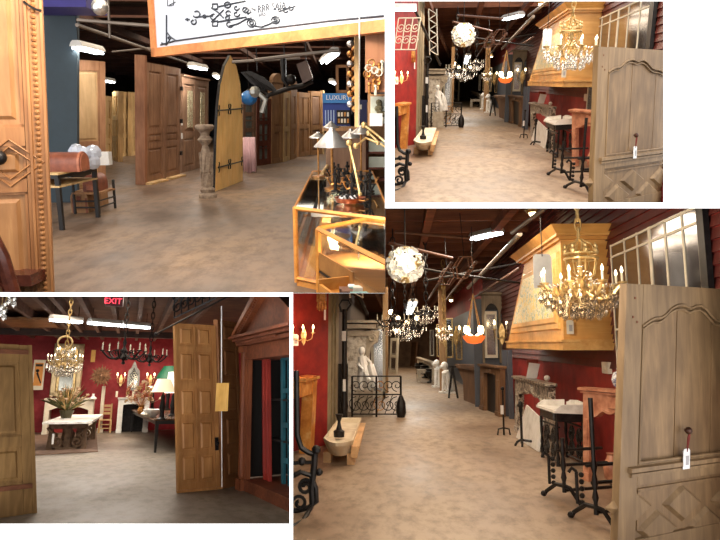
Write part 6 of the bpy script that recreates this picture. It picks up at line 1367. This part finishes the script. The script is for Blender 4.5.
    for i,(dx,lb) in enumerate(((0,'left'),(.15,'right'))):
        g=Fr(f.p(x0+dx,.17,-.25),(f.u+V3((0,.0,0))),(f.v+f.u*-.08).normalized(),f.n); m=MB(); m.slab(g,0,.13,0,1.95,-.05,.0,.006); m.slab(g,.04,.09,.1,1.85,0,.015,.004); build(F,'red_shutter',m,RD,None,lb+' one of two narrow red painted shutters leaning in the mahogany bookcase, '+W,'shutter','red shutters leaning in the bookcase')
    x1=P(258,484)[0]; g=Fr(f.p(x1,.17,-.35),f.u,(f.v+f.u*-.04).normalized(),f.n); TEAL=wood('teal_painted_wood',(26,84,100),(52,124,138),1,'z',.5)
    root=thing(F,'teal_ladder_frame',g.o,'teal painted narrow frame leaning inside the mahogany bookcase, '+W,'frame')
    for x in (0,.28): m=MB(); m.slab(g,x,x+.1,0,2.0,-.04,0); build(F,'side_rail',m,TEAL,root)
    for z in (.3,.8,1.3,1.8): m=MB(); m.slab(g,.1,.28,z,z+.07,-.03,0); build(F,'cross_rail',m,TEAL,root)
    # EXIT sign
    c=at(105,306,y=10); q=at(124,295,y=10); f=Fr(c,V3((1,0,0)),V3((0,0,1))); w=q.x-c.x; h=q.z-c.z
    root=thing(F,'exit_sign',f.p(w/2,0),'red lit EXIT sign hanging under the ceiling, '+W,'sign'); m=MB(); m.slab(f,0,w,0,h,-.08,0,.005); build(F,'housing',m,plain('dark_red_housing',(70,22,26),.4),root)
    build(F,'exit_lettering',text_mb('EXIT',f,w*.42,h*.22,h*.5,.004,'CENTER',.008),emit('red_exit_glow',(255,60,80),2.2),root)
    m=MB(); m.rod(f.p(w/2,h,-.04),f.p(w/2,h+.35,-.04),.015); build(F,'stem',m,IRON,root)
    # lights
    zt=3.12; a=at(51,320,z=zt); b=at(149,328,z=zt)
    L=b-a; 
    tube_light(F,a,a+L*.28,.22,'left section of the long fluorescent strip below the ceiling, '+W,'fluorescent strip sections, '+W,45,top=3.5)
    tube_light(F,a+L*.36,a+L*.68,.22,'middle section of the long fluorescent strip below the ceiling, '+W,'fluorescent strip sections, '+W,45,top=3.5)
    tube_light(F,a+L*.69,b,.22,'right section of the long fluorescent strip below the ceiling, '+W,'fluorescent strip sections, '+W,45,top=3.5)
    # crystals hanging at the top left corner
    y=8.5
    for i,(u,v) in enumerate(((1,312),(4,316),(5,308),(14,303),(9,300))):
        c=at(u,v,y=y); root=thing(F,'hanging_crystal',c,['first crystal drop at the left corner','lowest crystal drop at the left corner','middle crystal drop at the left corner','rightmost separate crystal drop','small crystal drop near the frame top'][i]+' of a chandelier above, '+W,'crystal'); m=MB(); m.lathe(c,[(.001,-.06),(.035,-.03),(.02,.02),(.03,.05),(.001,.09)],6); build(F,'drop',m,CRYSTAL,root,sharp=.2); m=MB(); m.rod(c+V3((0,0,.08)),c+V3((0,0,.5)),.004,None,4); build(F,'wire',m,GILT,root)
    warm=(1,.84,.68)
    lamp(F,'AREA',(-.8,11,3.0),90,warm,3.5,1.8); lamp(F,'AREA',(-.5,15,3.25),150,warm,5,4); lamp(F,'AREA',(-.5,22.5,3.15),360,warm,6,2)
    from mathutils import Euler; lamp(F,'AREA',(.9,4.0,1.95),40,(1,.88,.72),.9,.2,Euler((math.radians(75),0,math.radians(-8)))); lamp(F,'AREA',(1.4,8.2,2.62),14,warm,1.6,.8)  # low tilted area light added to brighten the door and screen fronts
gallery(BR); gallery(TR); showroom_tl(); showroom_bl()
# ---------------------------------------------------------------- the white viewing wall with its four openings
Mw=Matrix.Translation(O)@M0.to_4x4()           # camera axes in the world
class CamF: pass
def cp(px,py,d): return Mw@V3(((px-PX)/FPX*d,(PY-py)/FPX*d,-d))
WD=2.5
def wedge(mb,x0,y0,x1,y1,d0,d1):
    a=[cp(x0,y1,d1),cp(x1,y1,d1),cp(x1,y0,d1),cp(x0,y0,d1)]; b=[cp(x0,y1,d0),cp(x1,y1,d0),cp(x1,y0,d0),cp(x0,y0,d0)]
    return mb.hexa(a,b)
def raw(name,mb,mat):
    me=bpy.data.meshes.new(name); me.from_pydata([tuple(p) for p in mb.v],[],mb.f); me.validate()
    bm=bmesh.new(); bm.from_mesh(me); bmesh.ops.recalc_face_normals(bm,faces=bm.faces); bm.to_mesh(me); bm.free()
    me.materials.append(mat); o=bpy.data.objects.new(name,me); COL.objects.link(o); o['kind']='structure'; return o
WW=mottled('white_painted_wall',[(.3,(252,252,252)),(.7,(255,255,255))],2,.9,0,0,.01,3,0)
m=MB()
E=-90; RX=830; BY=650
for r in ((E,E,RX,-60),(385,-60,394.4,208.2),(394.4,-60,663.4,1.2),(663.4,-60,RX,208.2),(394.4,202.6,663.4,208.2),
          (E,292.4,293,296.4),(289.6,296.4,293,523.8),(E,523.8,293,BY),(E,-60,-70,292.4),(E,296.4,-70,523.8)):
    wedge(m,*r,WD,WD+.05)
raw('wall_front',m,WW)
DV=mottled('divider_brown',[(.3,(40,32,28)),(.7,(56,46,40))],2,.9)  # added dividers, unseen from the camera, block light and view between rooms
for nm,r,d in (('wall_divider_upper',(385.3,-600,394.2,208),30),('wall_divider_right',(394.2,202.9,1200,207.9),30),('wall_divider_left',(-600,292.7,293,295.9),22),('wall_divider_lower',(290.0,296,292.6,1100),22),
               ('wall_divider_corner',(385.25,207.9,385.5,293.1),30),('wall_divider_ledge',(292.6,292.8,385.5,293.1),30)):
    m=MB(); wedge(m,*r,WD+.05,d); raw(nm,m,DV)
# ---------------------------------------------------------------- drop anything fully outside its room
for o in list(bpy.data.objects):
    if o.type=='EMPTY' and not o.children: bpy.data.objects.remove(o)
# ---------------------------------------------------------------- camera, world, view
cam=bpy.data.cameras.new('camera'); cam.sensor_width=36; cam.lens=36*FPX/720; cam.clip_start=.05; cam.clip_end=300
cam.shift_x=(360-PX)/720; cam.shift_y=-(270-PY)/720
co=bpy.data.objects.new('camera',cam); COL.objects.link(co); co.matrix_world=Mw; scene.camera=co
w=bpy.data.worlds.new('world'); scene.world=w; w.use_nodes=True
w.node_tree.nodes['Background'].inputs[0].default_value=(1,1,1,1); w.node_tree.nodes['Background'].inputs[1].default_value=2.6
scene.view_settings.view_transform='Standard'; scene.view_settings.look='None'; scene.view_settings.exposure=0; scene.view_settings.gamma=1; scene.view_settings.use_curve_mapping=False
